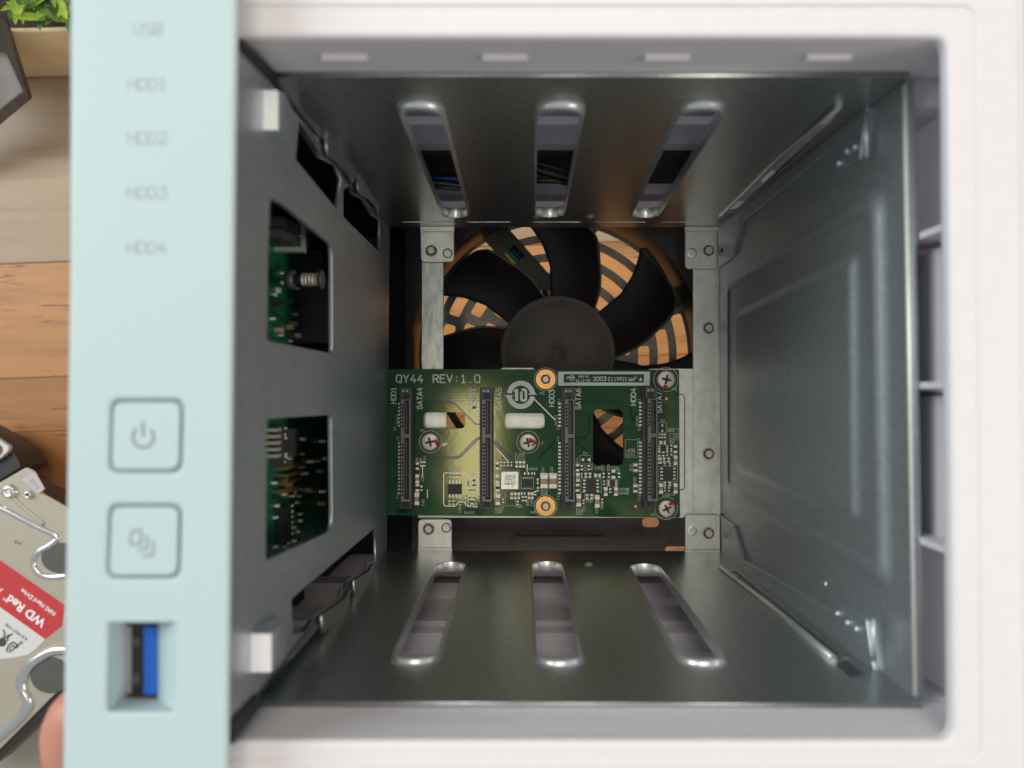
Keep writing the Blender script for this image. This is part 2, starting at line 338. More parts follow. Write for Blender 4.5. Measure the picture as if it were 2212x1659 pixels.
# inner ribs of shell seen through the slots
def shell_panel(y0, sgn):
    a = MB(); a.box(-74.4, 80, min(y0, y0 + sgn * 1.5), max(y0, y0 + sgn * 1.5), -349, -150.6); a.obj('shell_side_panel', M_shell, nas)
    for z0, z1, h in ((-172, -165, 5.0), (-203, -186, 2.2), (-222, -216, 5.0), (-252, -236, 2.6), (-282, -272, 5)):
        b = MB(); yy = (y0 - 0.01 * sgn, y0 - sgn * h); b.box(-58 if sgn > 0 else -71.9, 80, min(yy), max(yy), z0, z1); b.obj('liner_rib', M_shell, nas)
shell_panel(70.0, 1); shell_panel(-69.0, -1)

# ---- control column
DP = 126.0
fp = Flat(DP)
pan = thing_pan = None
def prect(x0, y0, x1, y1, r, d=DP): return rrect(*q2(x0, y1, d), *q2(x1, y0, d), r)
but1 = [(241, 866), (392, 866), (388, 1018), (236, 1018)]; but2 = [(237, 1093), (388, 1093), (384, 1247), (231, 1247)]
usb = [(232, 1347), (377, 1347), (374, 1539), (229, 1539)]
def grow(pts, g):
    g = g * .8
    cx = sum(p[0] for p in pts) / 4; cy = sum(p[1] for p in pts) / 4
    return [(x + (g if x > cx else -g), y + (g if y > cy else -g)) for x, y in pts]
panel = plate('control_panel', fp, roundpoly(Q([(161, -200), (512, -200), (486, 1860), (131, 1860)], DP), 0.8),
              [roundpoly(Q(grow(but1, 4), DP), 1.6), roundpoly(Q(grow(but2, 4), DP), 1.6), roundpoly(Q(usb, DP), 0.5)], 1.8, 0.55, M_mint, nas)
# body of the column behind the face
mb = MB()
def prism(mb, poly, d0, d1, dpx, m=0, taper=0):
    r0 = [(p[0], p[1], -d0) for p in Q(poly, dpx)]; r1 = [(p[0], p[1], -d1) for p in Q(poly, dpx)]
    mb.rings([r1, r0], m, True, True, False)
us = Q(usb, DP)
ux0, ux1 = us[0][0], us[1][0]; uy1, uy0 = us[0][1], us[2][1]
pxl, pxr = q2(166, 0, DP)[0] - 1.6, -48.3
mb.box(pxl, ux0 - 0.5, -75, 75, -150, -DP - 1.2); mb.box(ux1 + 0.5, pxr - 0.3, -75, 75, -150, -DP - 1.2)
mb.box(ux0 - 0.5, ux1 + 0.5, uy1 + 0.5, 75, -150, -DP - 1.2); mb.box(ux0 - 0.5, ux1 + 0.5, -75, uy0 - 0.5, -150, -DP - 1.2)
mb.obj('column_body', M_mint, nas)
for pts in (but1, but2):
    b = plate('power_button' if pts is but1 else 'copy_button', fp, roundpoly(Q(grow(pts, -4), DP), 1.5), [], 1.1, 0.4, M_mint, nas, lift=0.05)
    g = MB()
    if pts is but1:
        cx, cy = q2(310, 944, DP); rr = 1.62; arc = [(cx + rr * cos(radians(a)), cy + rr * sin(radians(a))) for a in range(128, 413, 12)]
        g.ribbon(arc, 0.42, -DP + 0.09, 0, False); g.ribbon([(cx, cy + 2.2), (cx, cy + 0.2)], 0.42, -DP + 0.093)
        g.obj('power_symbol', M_print, b)
    else:
        L = lambda l: [q2(x, y, DP) for x, y in l]
        g.ribbon(L([(283, 1155), (289, 1145), (305, 1145), (305, 1175), (283, 1175), (283, 1155)]), 0.28, -DP + 0.09)
        g.ribbon(L([(318, 1157), (318, 1187), (298, 1187)]), 0.28, -DP + 0.09); g.ribbon(L([(331, 1168), (331, 1200), (310, 1200)]), 0.28, -DP + 0.09)
        g.obj('copy_symbol', M_print, b)
M_led = mat('pale_print', (0.33, 0.38, 0.38), 0.6, namt=0.02)
for tx, x, y, l in (('USB', 290, 75, 60), ('HDD1', 278, 194, 82), ('HDD2', 278, 310, 82), ('HDD3', 277, 428, 82), ('HDD4', 276, 547, 82)):
    g = MB(); strokes(g, tx, x, y, DP, l, 24, 0, 3.6, -DP + 0.02); g.obj('printed_text', M_led, panel)
# usb port
port = MB(); DU = 131.2
x_ = lambda px: q2(px, 0, DU + .2)[0]
y_ = lambda py: q2(0, py, DU + .2)[1]
port.box(ux0 - .1, x_(344), uy0, uy1, -133, -DU - .9, 0)
pm = port.obj('usb_port', [M_slot], nas)
g = MB(); g.box(x_(311), x_(341), y_(1500), y_(1354), -DU - .9, -DU - .1); g.obj('contact_tongue', M_blue, pm)
g = MB(); g.box(x_(269), x_(281), y_(1500), y_(1354), -DU - .9, -DU - .5); g.obj('port_shell', mat('brushed_steel', (0.36, 0.33, 0.33), 0.4, 0.5), pm)
g = MB(); g.box(x_(284), x_(336), y_(1528), y_(1510), -DU - .9, -DU - .3); g.obj('port_spring', mat('brass_tab', (0.6, 0.42, 0.18), 0.4, 0.4), pm)
for a, b in ((1378, 1398), (1455, 1480)):
    g = MB(); g.box(x_(283), x_(300), y_(b), y_(a), -DU - .9, -DU - .6); g.obj('contact_spring', M_conn, pm)
g = MB(); xs = x_(343); ZU = -DU - .8
g.quad([(ux1 - .05, uy0, -DP - .5), (ux1 - .05, uy1, -DP - .5), (xs, uy1, -DU), (xs, uy0, -DU)])
for yy in (uy0 + .02, uy1 - .02): g.quad([(ux0, yy, -DP - .5), (ux1, yy, -DP - .5), (xs, yy, ZU), (ux0, yy, ZU)])
g.quad([(ux0 + .02, uy0, -DP - .5), (ux0 + .02, uy1, -DP - .5), (ux0 + .02, uy1, ZU), (ux0 + .02, uy0, ZU)])
g.obj('recess_side', M_mint, nas)

# ---- drive cage
def emboss_slot(fr, a, b, r, name, parent, h=1.6, spread=2.2):
    mb = MB(); prof = [(spread + .6, -0.02), (spread * .95, h * .08), (spread * .76, h * .28), (spread * .68, h * .5), (spread * .6, h * .7), (spread * .42, h * .88), (spread * .2, h * .98), (0.05, h), (-0.05, h * .9), (-0.05, -1.6)]
    mb.rings([[fr.w(u, v, hh) for u, v in stadium(a - (b - a).normalized() * max(off, 0) * .66, b + (b - a).normalized() * max(off, 0) * .66, r + (off * .22 if off > 0 else off), 12)] for off, hh in prof])
    return mb.obj(name, M_wall2, parent)
M_wall2 = mat('rolled_steel', (0.78, 0.78, 0.76), 0.30, 0.8, nscale=18, namt=0.05)
def wall(name, fr, corners, slots, dims, extra, parent_name='cage'):
    holes = []; rims = []
    for (xa, ya, xb, yb, wpx_a) in slots:
        a, b = fr.px(xa, ya), fr.px(xb, yb); r = (fr.px(xa + wpx_a / 2, ya)[0] - fr.px(xa - wpx_a / 2, ya)[0]) / 2 * 1.06
        a, b = Vector(a), Vector(b); t = (b - a).normalized(); a2 = a + t * r; b2 = b - t * r
        holes.append(stadium(a2, b2, r + .02)); rims.append((a2, b2, r))
    for e in extra: holes.append(e)
    w_ = plate(name, fr, [fr.px(*c) for c in corners], holes, 1.0, 0.12, M_wall, nas)
    for a2, b2, r in rims: emboss_slot(fr, a2, b2, r, 'slot_rim', w_)
    for (x, y, r) in dims:
        u, v = fr.px(x, y); m = MB(); m.rings([[fr.w(u + rr * cos(k * pi / 8), v + rr * sin(k * pi / 8), hh) for k in range(16)] for rr, hh in ((r, -.02), (r * .8, .35), (r * .5, .75), (r * .2, .9))], 0, False, True)
        m.obj('dimple', M_wall2, w_)
    return w_
def thinslot(fr, x0, x1, y, r=0.9): return stadium(fr.px(x0, y), fr.px(x1, y), r)
top_w = wall('cage_top_wall', top, [(575, 166), (1966, 166), (1556, 491), (842, 491)],
    [(905, 222, 985, 460, 86), (1211, 222, 1187, 459, 93), (1522, 222, 1392, 460, 90)],
    [(1160, 467, 1.6), (1275, 467, 1.6)],
    [thinslot(top, 872, 976, 479.5), thinslot(top, 1012, 1100, 479.5), thinslot(top, 1155, 1252, 479.5), thinslot(top, 1290, 1392, 479.5), thinslot(top, 1432, 1532, 479.5),
     roundpoly([top.px(1556, 461), top.px(1812, 222), top.px(1826, 240), top.px(1590, 458)], 0.8)])
bot_w = wall('cage_bottom_wall', bot, [(548, 1514), (1990, 1520), (1556, 1190), (838, 1190)],
    [(893, 1434, 976, 1224, 90), (1209, 1438, 1181, 1223, 93), (1522, 1438, 1390, 1228, 93)],
    [(1160, 1217, 1.5), (1272, 1220, 1.5)],
    [roundpoly([bot.px(1558, 1230), bot.px(1800, 1428), bot.px(1812, 1412), bot.px(1590, 1232)], 0.8), roundpoly([bot.px(1806, 1436), bot.px(1840, 1466), bot.px(1868, 1455), bot.px(1828, 1420)], 0.8)])
# rolled lips of the fourth slots
for fr, pts in ((top, [(1556, 461), (1690, 330), (1812, 222)]), (bot, [(1558, 1230), (1690, 1334), (1800, 1428)])):
    m = MB(); m.tube([fr.w(*fr.px(*p), 0.5) for p in pts], 0.75, 10); m.obj('slot_lip', M_wall2, top_w if fr is top else bot_w)
# front folded edges
def strip(name, pa, pb, d, wpx, vert=False, parent=nas, m=None):
    mb = MB(); a = P(*pa, d); b = P(*pb, d); r = wpx / 2 * d / F
    mb.tube([a, b], r, 12); return mb.obj(name, m or M_edge, parent)
strip('folded_edge', (592, 171), (1962, 171), FR - .3, 10, parent=top_w)
strip('folded_edge', (548, 1510), (1992, 1521), FR - .3, 14, parent=bot_w)
strip('folded_edge', (596, 164), (1962, 163), FR + 1.2, 5, parent=top_w)
strip('folded_edge', (556, 1524), (1985, 1533), FR - 1, 5, parent=bot_w)
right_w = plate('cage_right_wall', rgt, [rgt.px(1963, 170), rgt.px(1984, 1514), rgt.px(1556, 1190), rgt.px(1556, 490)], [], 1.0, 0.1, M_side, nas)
strip('folded_edge', (1957, 184), (1980, 1500), FR - .5, 16, parent=right_w)
def inset(poly, dd):
    n = len(poly); c = Vector((sum(p[0] for p in poly) / n, sum(p[1] for p in poly) / n)); L = []
    for i in range(n):
        a, b = Vector(poly[i]), Vector(poly[(i + 1) % n]); t = (b - a).normalized(); nn = Vector((-t.y, t.x))
        if nn.dot(c - a) < 0: nn = -nn
        L.append((a + nn * dd, t))
    out = []
    for i in range(n):
        p, t = L[i - 1]; q, s_ = L[i]; k = ((q - p).x * s_.y - (q - p).y * s_.x) / (t.x * s_.y - t.y * s_.x); out.append(tuple(p + t * k))
    return out
def emboss(fr, poly, steps, rad, name, parent):
    mb = MB(); R = []
    for dd, hh in steps: R.append([fr.w(u, v, hh) for u, v in roundpoly(inset(poly, dd), max(rad - dd * 0.6, 0.8), 6)])
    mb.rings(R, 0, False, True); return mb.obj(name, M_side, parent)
e1 = [rgt.px(*p) for p in ((1916, 385), (1930, 1292), (1574, 1072), (1574, 596))]
emboss(rgt, e1, [(0, -.02), (0.7, .15), (1.8, .8), (2.9, 1.45), (3.7, 1.6), (4.8, 1.58), (5.5, 1.2), (5.9, 1.1)], 6, 'embossed_panel', right_w)
e2 = [rgt.px(*p) for p in ((1868, 535), (1872, 1140), (1600, 1020), (1598, 672))]
emboss(rgt, e2, [(0, 1.1), (0.6, 1.25), (1.5, 1.75), (2.4, 2.3), (3.1, 2.42), (4.2, 2.4)], 3, 'embossed_panel', right_w)
# corner brackets riveted to the right wall
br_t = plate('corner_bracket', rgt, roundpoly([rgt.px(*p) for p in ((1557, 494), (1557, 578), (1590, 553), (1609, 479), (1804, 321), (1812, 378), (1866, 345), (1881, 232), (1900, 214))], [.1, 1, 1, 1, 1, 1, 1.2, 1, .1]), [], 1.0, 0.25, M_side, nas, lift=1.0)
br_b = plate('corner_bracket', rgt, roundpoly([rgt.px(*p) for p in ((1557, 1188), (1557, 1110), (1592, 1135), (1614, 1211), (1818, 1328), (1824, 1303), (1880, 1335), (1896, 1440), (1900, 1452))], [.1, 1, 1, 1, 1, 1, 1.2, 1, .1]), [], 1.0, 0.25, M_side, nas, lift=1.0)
strip('bracket_lip', (1870, 240), (1872, 340), 163, 9, parent=br_t, m=M_bright); strip('bracket_lip', (1886, 1336), (1888, 1428), 161, 10, parent=br_b, m=M_bright)
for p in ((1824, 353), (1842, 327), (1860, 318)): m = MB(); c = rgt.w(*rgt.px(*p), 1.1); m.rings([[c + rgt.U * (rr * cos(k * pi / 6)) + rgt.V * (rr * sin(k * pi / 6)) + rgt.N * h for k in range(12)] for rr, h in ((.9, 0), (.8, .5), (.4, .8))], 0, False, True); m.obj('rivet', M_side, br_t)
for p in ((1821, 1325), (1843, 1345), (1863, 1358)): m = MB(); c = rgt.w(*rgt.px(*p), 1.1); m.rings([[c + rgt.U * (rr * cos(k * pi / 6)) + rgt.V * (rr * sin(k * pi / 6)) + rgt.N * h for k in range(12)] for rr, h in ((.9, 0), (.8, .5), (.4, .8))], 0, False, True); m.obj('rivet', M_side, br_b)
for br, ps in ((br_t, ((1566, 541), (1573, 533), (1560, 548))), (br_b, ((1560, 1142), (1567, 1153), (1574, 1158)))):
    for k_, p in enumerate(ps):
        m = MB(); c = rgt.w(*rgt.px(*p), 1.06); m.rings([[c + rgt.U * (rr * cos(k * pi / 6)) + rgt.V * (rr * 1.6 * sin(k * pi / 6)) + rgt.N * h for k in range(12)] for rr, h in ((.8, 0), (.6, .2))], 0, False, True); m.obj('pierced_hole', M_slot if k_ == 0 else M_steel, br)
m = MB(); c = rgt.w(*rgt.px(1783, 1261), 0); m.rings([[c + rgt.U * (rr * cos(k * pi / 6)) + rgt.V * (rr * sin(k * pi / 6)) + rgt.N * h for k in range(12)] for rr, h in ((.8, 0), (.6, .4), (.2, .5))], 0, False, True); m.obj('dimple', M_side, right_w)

# left divider with its cutouts
LP = lambda l: [lft.px(x, y) for x, y in l]
hA = LP([(646, 264), (689, 301), (693, 341), (726, 357), (738, 387), (728, 452), (639, 344)])
hB = LP([(742, 410), (763, 396), (766, 421), (786, 431), (804, 464), (821, 476), (820, 545), (742, 468)])
hC = LP([(811, 1140), (813, 1211), (794, 1216), (792, 1230), (755, 1252), (751, 1283), (740, 1270), (733, 1296), (683, 1329), (679, 1362), (633, 1370), (630, 1294)])
w1 = roundpoly(LP([(584, 428), (612, 441), (718, 530), (719, 764), (577, 736), (579, 560)]), [1, .5, 3, 2, 1, .1])
w2 = roundpoly(LP([(577, 905), (716, 896), (719, 1146), (574, 1212)]), [1, 1.5, 5, 1])
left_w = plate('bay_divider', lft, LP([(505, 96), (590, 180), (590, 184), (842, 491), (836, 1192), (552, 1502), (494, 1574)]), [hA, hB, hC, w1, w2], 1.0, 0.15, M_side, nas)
m = MB()
for poly in (((513, 84), (598, 168), (590, 184), (513, 104)), ((548, 1500), (562, 1512), (492, 1606), (492, 1560))):
    m = MB(); m.rings([[lft.w(*lft.px(*p), 0.1) for p in poly], [lft.w(*lft.px(*p), 0.9) for p in poly]], 0, True, True, False)
    m.obj('gap_shade_strip', M_gap, nas)  # black strips stand for the shade in the open corner gaps
def clip(x0, y0, x1, y1, d, depth, sgn):
    a, b = P(x0, y0, d), P(x1, y1, d); m = MB()
    R = []
    for k, (dz, sh) in enumerate(((0, 0), (2, -.4), (depth * .6, 0), (depth, .9))):
        R.append([(a.x, a.y - sh, -d - dz), (b.x + (0.5 if k == 1 else 0) - (1.8 if k == 3 else 0), a.y - sh, -d - dz), (b.x - (1.8 if k == 3 else 0), b.y + sh, -d - dz), (a.x, b.y + sh, -d - dz)])
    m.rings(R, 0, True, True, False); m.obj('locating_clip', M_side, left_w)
    m = MB(); m.box(a.x, b.x - .15, b.y, a.y, -d - .05, -d + .5); return m.obj('clip_face', M_wprint, left_w)
clip(558, 197, 602, 282, 145, 13, 1); clip(543, 1368, 588, 1450, 141, 13, -1)
# bent fins in the openings
for pts, par in ((((680, 1330), (690, 1322), (716, 1306), (736, 1291), (740, 1274), (743, 1290), (741, 1318), (712, 1348), (684, 1368)), bot_w), (((752, 1253), (765, 1248), (787, 1233), (795, 1217), (798, 1236), (776, 1266), (755, 1290)), bot_w),
        (((691, 301), (694, 337), (716, 351), (739, 374), (746, 397), (754, 388), (750, 347), (722, 312), (705, 296)), top_w), (((761, 391), (763, 419), (786, 431), (801, 447), (804, 467), (809, 452), (790, 410), (776, 388)), top_w)):
    plate('guide_fin', lft, [lft.px(*p) for p in pts], [], .7, .1, M_wall, par, lift=1.6)

# ---- rear bars, tabs and backing plate
DB = 287.0
fb = Flat(DB)
def fplate(name, poly, d, thick, r, mats, parent, holes=(), bevel=0.15): return plate(name, Flat(d), roundpoly(Q(poly, d), r), holes, thick, bevel, mats, parent)
bar = fplate('rear_bar', [(911, 498), (958, 498), (958, 800), (911, 800)], DB, 1.0, 0.4, M_scratch, nas)
fplate('rear_bar', [(1497, 560), (1556, 560), (1556, 1130), (1497, 1130)], DB - .3, 1.0, 0.4, M_bright, nas)
back = fplate('backing_plate', [(1000, 801), (1080, 801), (1084, 794), (1152, 794), (1156, 801), (1398, 801), (1404, 796), (1499, 796), (1499, 1119), (902, 1119), (902, 870), (1000, 870)], DB, 1.2, 0.5, M_bright, nas,
    [roundpoly(Q([(1275, 878), (1352, 878), (1352, 1012), (1275, 1012)], DB), 1.5), roundpoly(Q([(965, 885), (1012, 885), (1012, 935), (965, 935)], DB), .3)])
g = MB()
L = [q2(x, y, DB) for x, y in ((1466, 852), (1474, 852), (1479, 858), (1479, 1052), (1474, 1058), (1466, 1058))]
g.ribbon(L, 0.35, -DB + 0.04); g.obj('stamped_line', mat('stamped_shadow', (0.10, 0.10, 0.09), 0.5, 0.5), back)
fplate('rear_bar', [(911, 780), (958, 780), (958, 1136), (911, 1136)], DB + 1.3, 1.0, 0.4, M_bright, nas)
# tabs folded from the top and bottom walls
tabs = [((908, 500), (981, 500), (981, 566), (909, 566), 2.2, (932, 542), (967, 547)), ((1480, 500), (1556, 500), (1556, 581), (1480, 581), 2.2, (1530, 542), (1495, 546)),
        ((903, 1184), (976, 1184), (976, 1122), (903, 1122), 2.2, (926, 1142), (964, 1140)), ((1480, 1188), (1556, 1188), (1556, 1112), (1480, 1112), 2.2, (1530, 1151), (1495, 1147))]
def bolt(x, y, d, parent, r=2.1):
    m = MB(); cx, cy = q2(x, y, d)
    m.cyl(cx, cy, [(r, -d), (r, -d + .35), (r * .86, -d + .5)], 24, 0); m.cyl(cx, cy, [(r * .84, -d + .5), (r * .84, -d + .52)], 20, 1)
    m.cyl(cx, cy, [(r * .72, -d + .5), (r * .70, -d + 1.2), (r * .58, -d + 1.4)], 6, 0, smooth=False)
    return m.obj('bolt', [M_steel, M_dark], parent)
for k_, (a, b, c_, e, rr, bo, ho) in enumerate(tabs):
    t = plate('mounting_tab', Flat(DB - 2.2), roundpoly(Q([a, b, c_, e], DB - 2.2), [.1, .1, 1.6, 1.6]), [], 1.0, 0.2, M_bright, nas)
    bolt(*bo, DB - 2.2, t)
    m = MB(); cx, cy = q2(*ho, DB - 2.2); m.cyl(cx, cy, [(1.7, -DB + 2.2 + .02), (1.65, -DB + 2.2 + .12), (1.3, -DB + 2.2 + .12)], 20, 1, cap1=False); m.cyl(cx, cy, [(1.3, -DB + 2.2 + .03), (1.1, -DB + 2.2 + .05)], 20, 0); m.obj('pressed_ring', [M_bright, M_wall2 if k_ % 2 else M_conn], t)
    # foot of the tab on the cage wall
    fr = top if k_ < 2 else bot; yb = 491 if k_ < 2 else 1190
    y2 = 499 if k_ < 2 else 1186
    m = MB(); zz = 0
    x0, x1 = q2(a[0], 0, DB - 2.2)[0], q2(b[0], 0, DB - 2.2)[0]; yy = q2(0, a[1], DB - 2.2)[1]; yw = q2(0, yb, 286)[1]
    m.box(x0, x1, min(yy, yw), max(yy, yw), -DB + 1.2, -DB + 2.1); m.obj('tab_fold', M_bright, t)
for y in (709, 980): bolt(1530, y, DB - .3, back)
# folded angle between the right bar and the right wall
m = MB(); a = P(1556, 582, DB - .3); b = P(1556, 1110, DB - .3); c2_ = P(1583, 1104, 278); d2_ = P(1583, 590, 278)
m.quad([a, b, c2_, d2_]); m.obj('bar_fold', M_wall, nas)

# ---- backplane board
DC = 283.0
c1 = lambda X, Y: (831.7 + X * .22787, 777.7 + Y * .22787)
c2 = lambda X, Y: (1155.7 + X * .22787, 777.7 + Y * .22787)
c3 = lambda X, Y: (831.7 + X * .31738, 453.6 + Y * .31738)
def hole(cf, x0, y0, x1, y1, r=1.2): return rrect(*q2(*cf(x0, y1), DC), *q2(*cf(x1, y0), DC), r)
board = plate('backplane_board', Flat(DC), roundpoly(Q([(828, 797), (1467, 799), (1469, 1118), (826, 1113)], DC), [.1, .6, .6, .1]),
    [hole(c1, 365, 497, 757, 648, 1.6), hole(c1, 1130, 505, 1512, 650, 1.6), hole(c2, 550, 470, 838, 1000, 1.8)], 1.6, 0.06, M_pcb, nas)
ZB = -DC
U = DC / F * .22787          # one crop unit in millimetres on the board
def cq(cf, X, Y): return q2(*cf(X, Y), DC)
# silkscreen
def silk_text(tx, cf, X, Y, l, h, ang=0, wd=None, nm='printed_text'):
    g = MB(); x, y = cf(X, Y); strokes(g, tx, x, y, DC, l * .22787, h * .22787, ang, (wd or h * .13) * .22787, ZB + .02); return g.obj(nm, M_silk, board)
silk_text('QY44', c1, 108, 213, 250, 70, wd=11); silk_text('REV:1.0', c1, 458, 213, 440, 72, wd=11)
UP = pi / 2
for tx, cf, X, Y, l in (('HDD1', c1, 105, 410, 150), ('SATA4', c1, 352, 462, 198), ('HDD2', c1, 852, 415, 140), ('SATA5', c1, 1102, 465, 198), ('HDD3', c1, 1603, 440, 155), ('SATA6', c2, 432, 468, 196), ('HDD4', c2, 956, 428, 160), ('SATA7', c2, 1200, 500, 195)):
    silk_text(tx, cf, X, Y, l, 46, UP, wd=8.5)
# recycling mark with 10
g = MB(); cx, cy = cq(c1, 1288, 330); ro, ri = 134 * U, 88 * U
for a0, a1 in ((8, 172), (188, 352)):
    n = 22
    for k in range(n):
        t0, t1 = radians(a0 + (a1 - a0) * k / n), radians(a0 + (a1 - a0) * (k + 1) / n)
        g.quad([(cx + ri * cos(t0), cy + ri * sin(t0), ZB + .02), (cx + ro * cos(t0), cy + ro * sin(t0), ZB + .02), (cx + ro * cos(t1), cy + ro * sin(t1), ZB + .02), (cx + ri * cos(t1), cy + ri * sin(t1), ZB + .02)])
for pts in (((1355, 330), (1440, 328), (1398, 282)), ((1135, 334), (1218, 332), (1174, 378))):
    g.quad([(*cq(c1, *p), ZB + .024) for p in pts])
for x0, x1 in ((1232, 1262),): g.quad([(*cq(c1, a, b), ZB + .022) for a, b in ((x0, 275), (x1, 275), (x1, 388), (x0, 388))]); g.quad([(*cq(c1, a, b), ZB + .022) for a, b in ((1218, 298), (x0, 275), (x0, 305))])
oo = [cq(c1, a, b) for a, b in ((1293, 290), (1303, 282), (1325, 282), (1335, 290), (1335, 376), (1325, 384), (1303, 384), (1293, 376), (1293, 290))]
g.ribbon(oo, 24 * U, ZB + .022); g.obj('ten_mark', M_silk, board)
# maker's strip
g = MB()
for x0, y0, x1, y1 in ((220, 110, 1088, 135), (220, 213, 1088, 243), (220, 135, 272, 213), (1033, 135, 1088, 213)): g.quad([(*cq(c2, a, b), ZB + .02) for a, b in ((x0, y1), (x1, y1), (x1, y0), (x0, y0))])
for tx, X, Y, l, h, wd in (('94V-0', 412, 168, 92, 22, 4), ('HL12-V0', 392, 207, 132, 24, 4), ('2003', 552, 196, 122, 36, 7), ('E119921', 695, 196, 178, 32, 5)):
    x, y = c2(X, Y); strokes(g, tx, x, y, DC, l * .22787, h * .22787, 0, wd * .22787, ZB + .02)
g.ribbon([cq(c2, 350 + 25 * cos(t * pi / 8), 172 + 25 * sin(t * pi / 8)) for t in range(17)], 5 * U, ZB + .02, 0, False)
for st in (((300, 182), (308, 158), (326, 158)), ((304, 170), (320, 170)), ((328, 182), (334, 160)), ((340, 182), (346, 162), (360, 162), (358, 172), (344, 172)), ((362, 182), (364, 164), (372, 162)),
           ((888, 168), (890, 196), (908, 198), (912, 168)), ((896, 182), (912, 182)), ((916, 196), (930, 172)), ((926, 198), (940, 170), (952, 170)), ((942, 198), (950, 176))): g.ribbon([cq(c2, *p) for p in st], 6 * U, ZB + .02)
g.ribbon([cq(c2, 957 + 12 * cos(t * pi / 6), 163 + 12 * sin(t * pi / 6)) for t in range(13)], 3 * U, ZB + .02, 0, False)
g.quad([(*cq(c2, *p), ZB + .02) for p in ((982, 197), (1020, 197), (1001, 162))]); g.obj('marking_strip', M_silk, board)
# traces
g = MB()
def tr(cf, pts, w_, mi=0, z=.008): g.ribbon([cq(cf, *p) for p in pts], w_ * U, ZB + z, mi, False)
tr(c1, [(360, 925), (700, 925), (885, 738), (925, 738)], 34, 1); tr(c1, [(360, 947), (712, 947), (742, 922), (890, 922)], 5, 0, .012); tr(c1, [(360, 898), (688, 898), (872, 716), (925, 716)], 5, 0, .012)
for y in (322, 346, 372): tr(c1, [(285, y), (915, y)], 8, 0)
for y in (334, 359, 384): tr(c1, [(285, y), (915, y)], 5, 1, .01)
tr(c1, [(300, 402), (650, 402), (860, 610), (915, 610)], 16, 1); tr(c1, [(300, 386), (668, 386), (872, 584), (915, 584)], 7, 0)
tr(c1, [(1035, 770), (1190, 930)], 46, 1); tr(c1, [(1035, 735), (1200, 900)], 7, 0); tr(c1, [(1060, 840), (1170, 965)], 8, 2)
tr(c1, [(1415, 370), (1615, 570)], 9, 2); tr(c1, [(1450, 930), (1640, 745)], 26, 1); tr(c1, [(790, 870), (880, 870), (790, 895), (790, 870)], 5, 0)
tr(c1, [(600, 1385), (570, 1385), (556, 1365), (556, 1080), (575, 1068), (735, 1068), (800, 1130), (850, 1130)], 9, 2); tr(c1, [(600, 1385), (665, 1385), (700, 1345), (750, 1345), (780, 1385), (880, 1385)], 10, 2)
tr(c1, [(355, 1000), (355, 1110)], 9, 2); tr(c1, [(402, 1225), (402, 1310)], 7, 2); tr(c1, [(1348, 990), (1348, 1060)], 7, 2)
for k in range(4): tr(c2, [(380, 340 + k * 14), (790 - k * 4, 340 + k * 14), (905 + k * 4, 450 + k * 8), (905 + k * 4, 540), (1000, 640)], 5, k % 2)
tr(c2, [(380, 740), (470, 740), (515, 690), (515, 500)], 12, 1); tr(c2, [(385, 770), (540, 930)], 9, 1)
tr(c2, [(860, 640), (1000, 660)], 7, 1); tr(c2, [(515, 470), (560, 440), (850, 440), (862, 470), (862, 960)], 6, 0)
for x0, y0, x1, y1 in ((365, 497, 757, 648), (1130, 505, 1512, 650)): pass
g.obj('copper_trace', [M_trace, M_traced, M_solder], board)['kind'] = 'stuff'
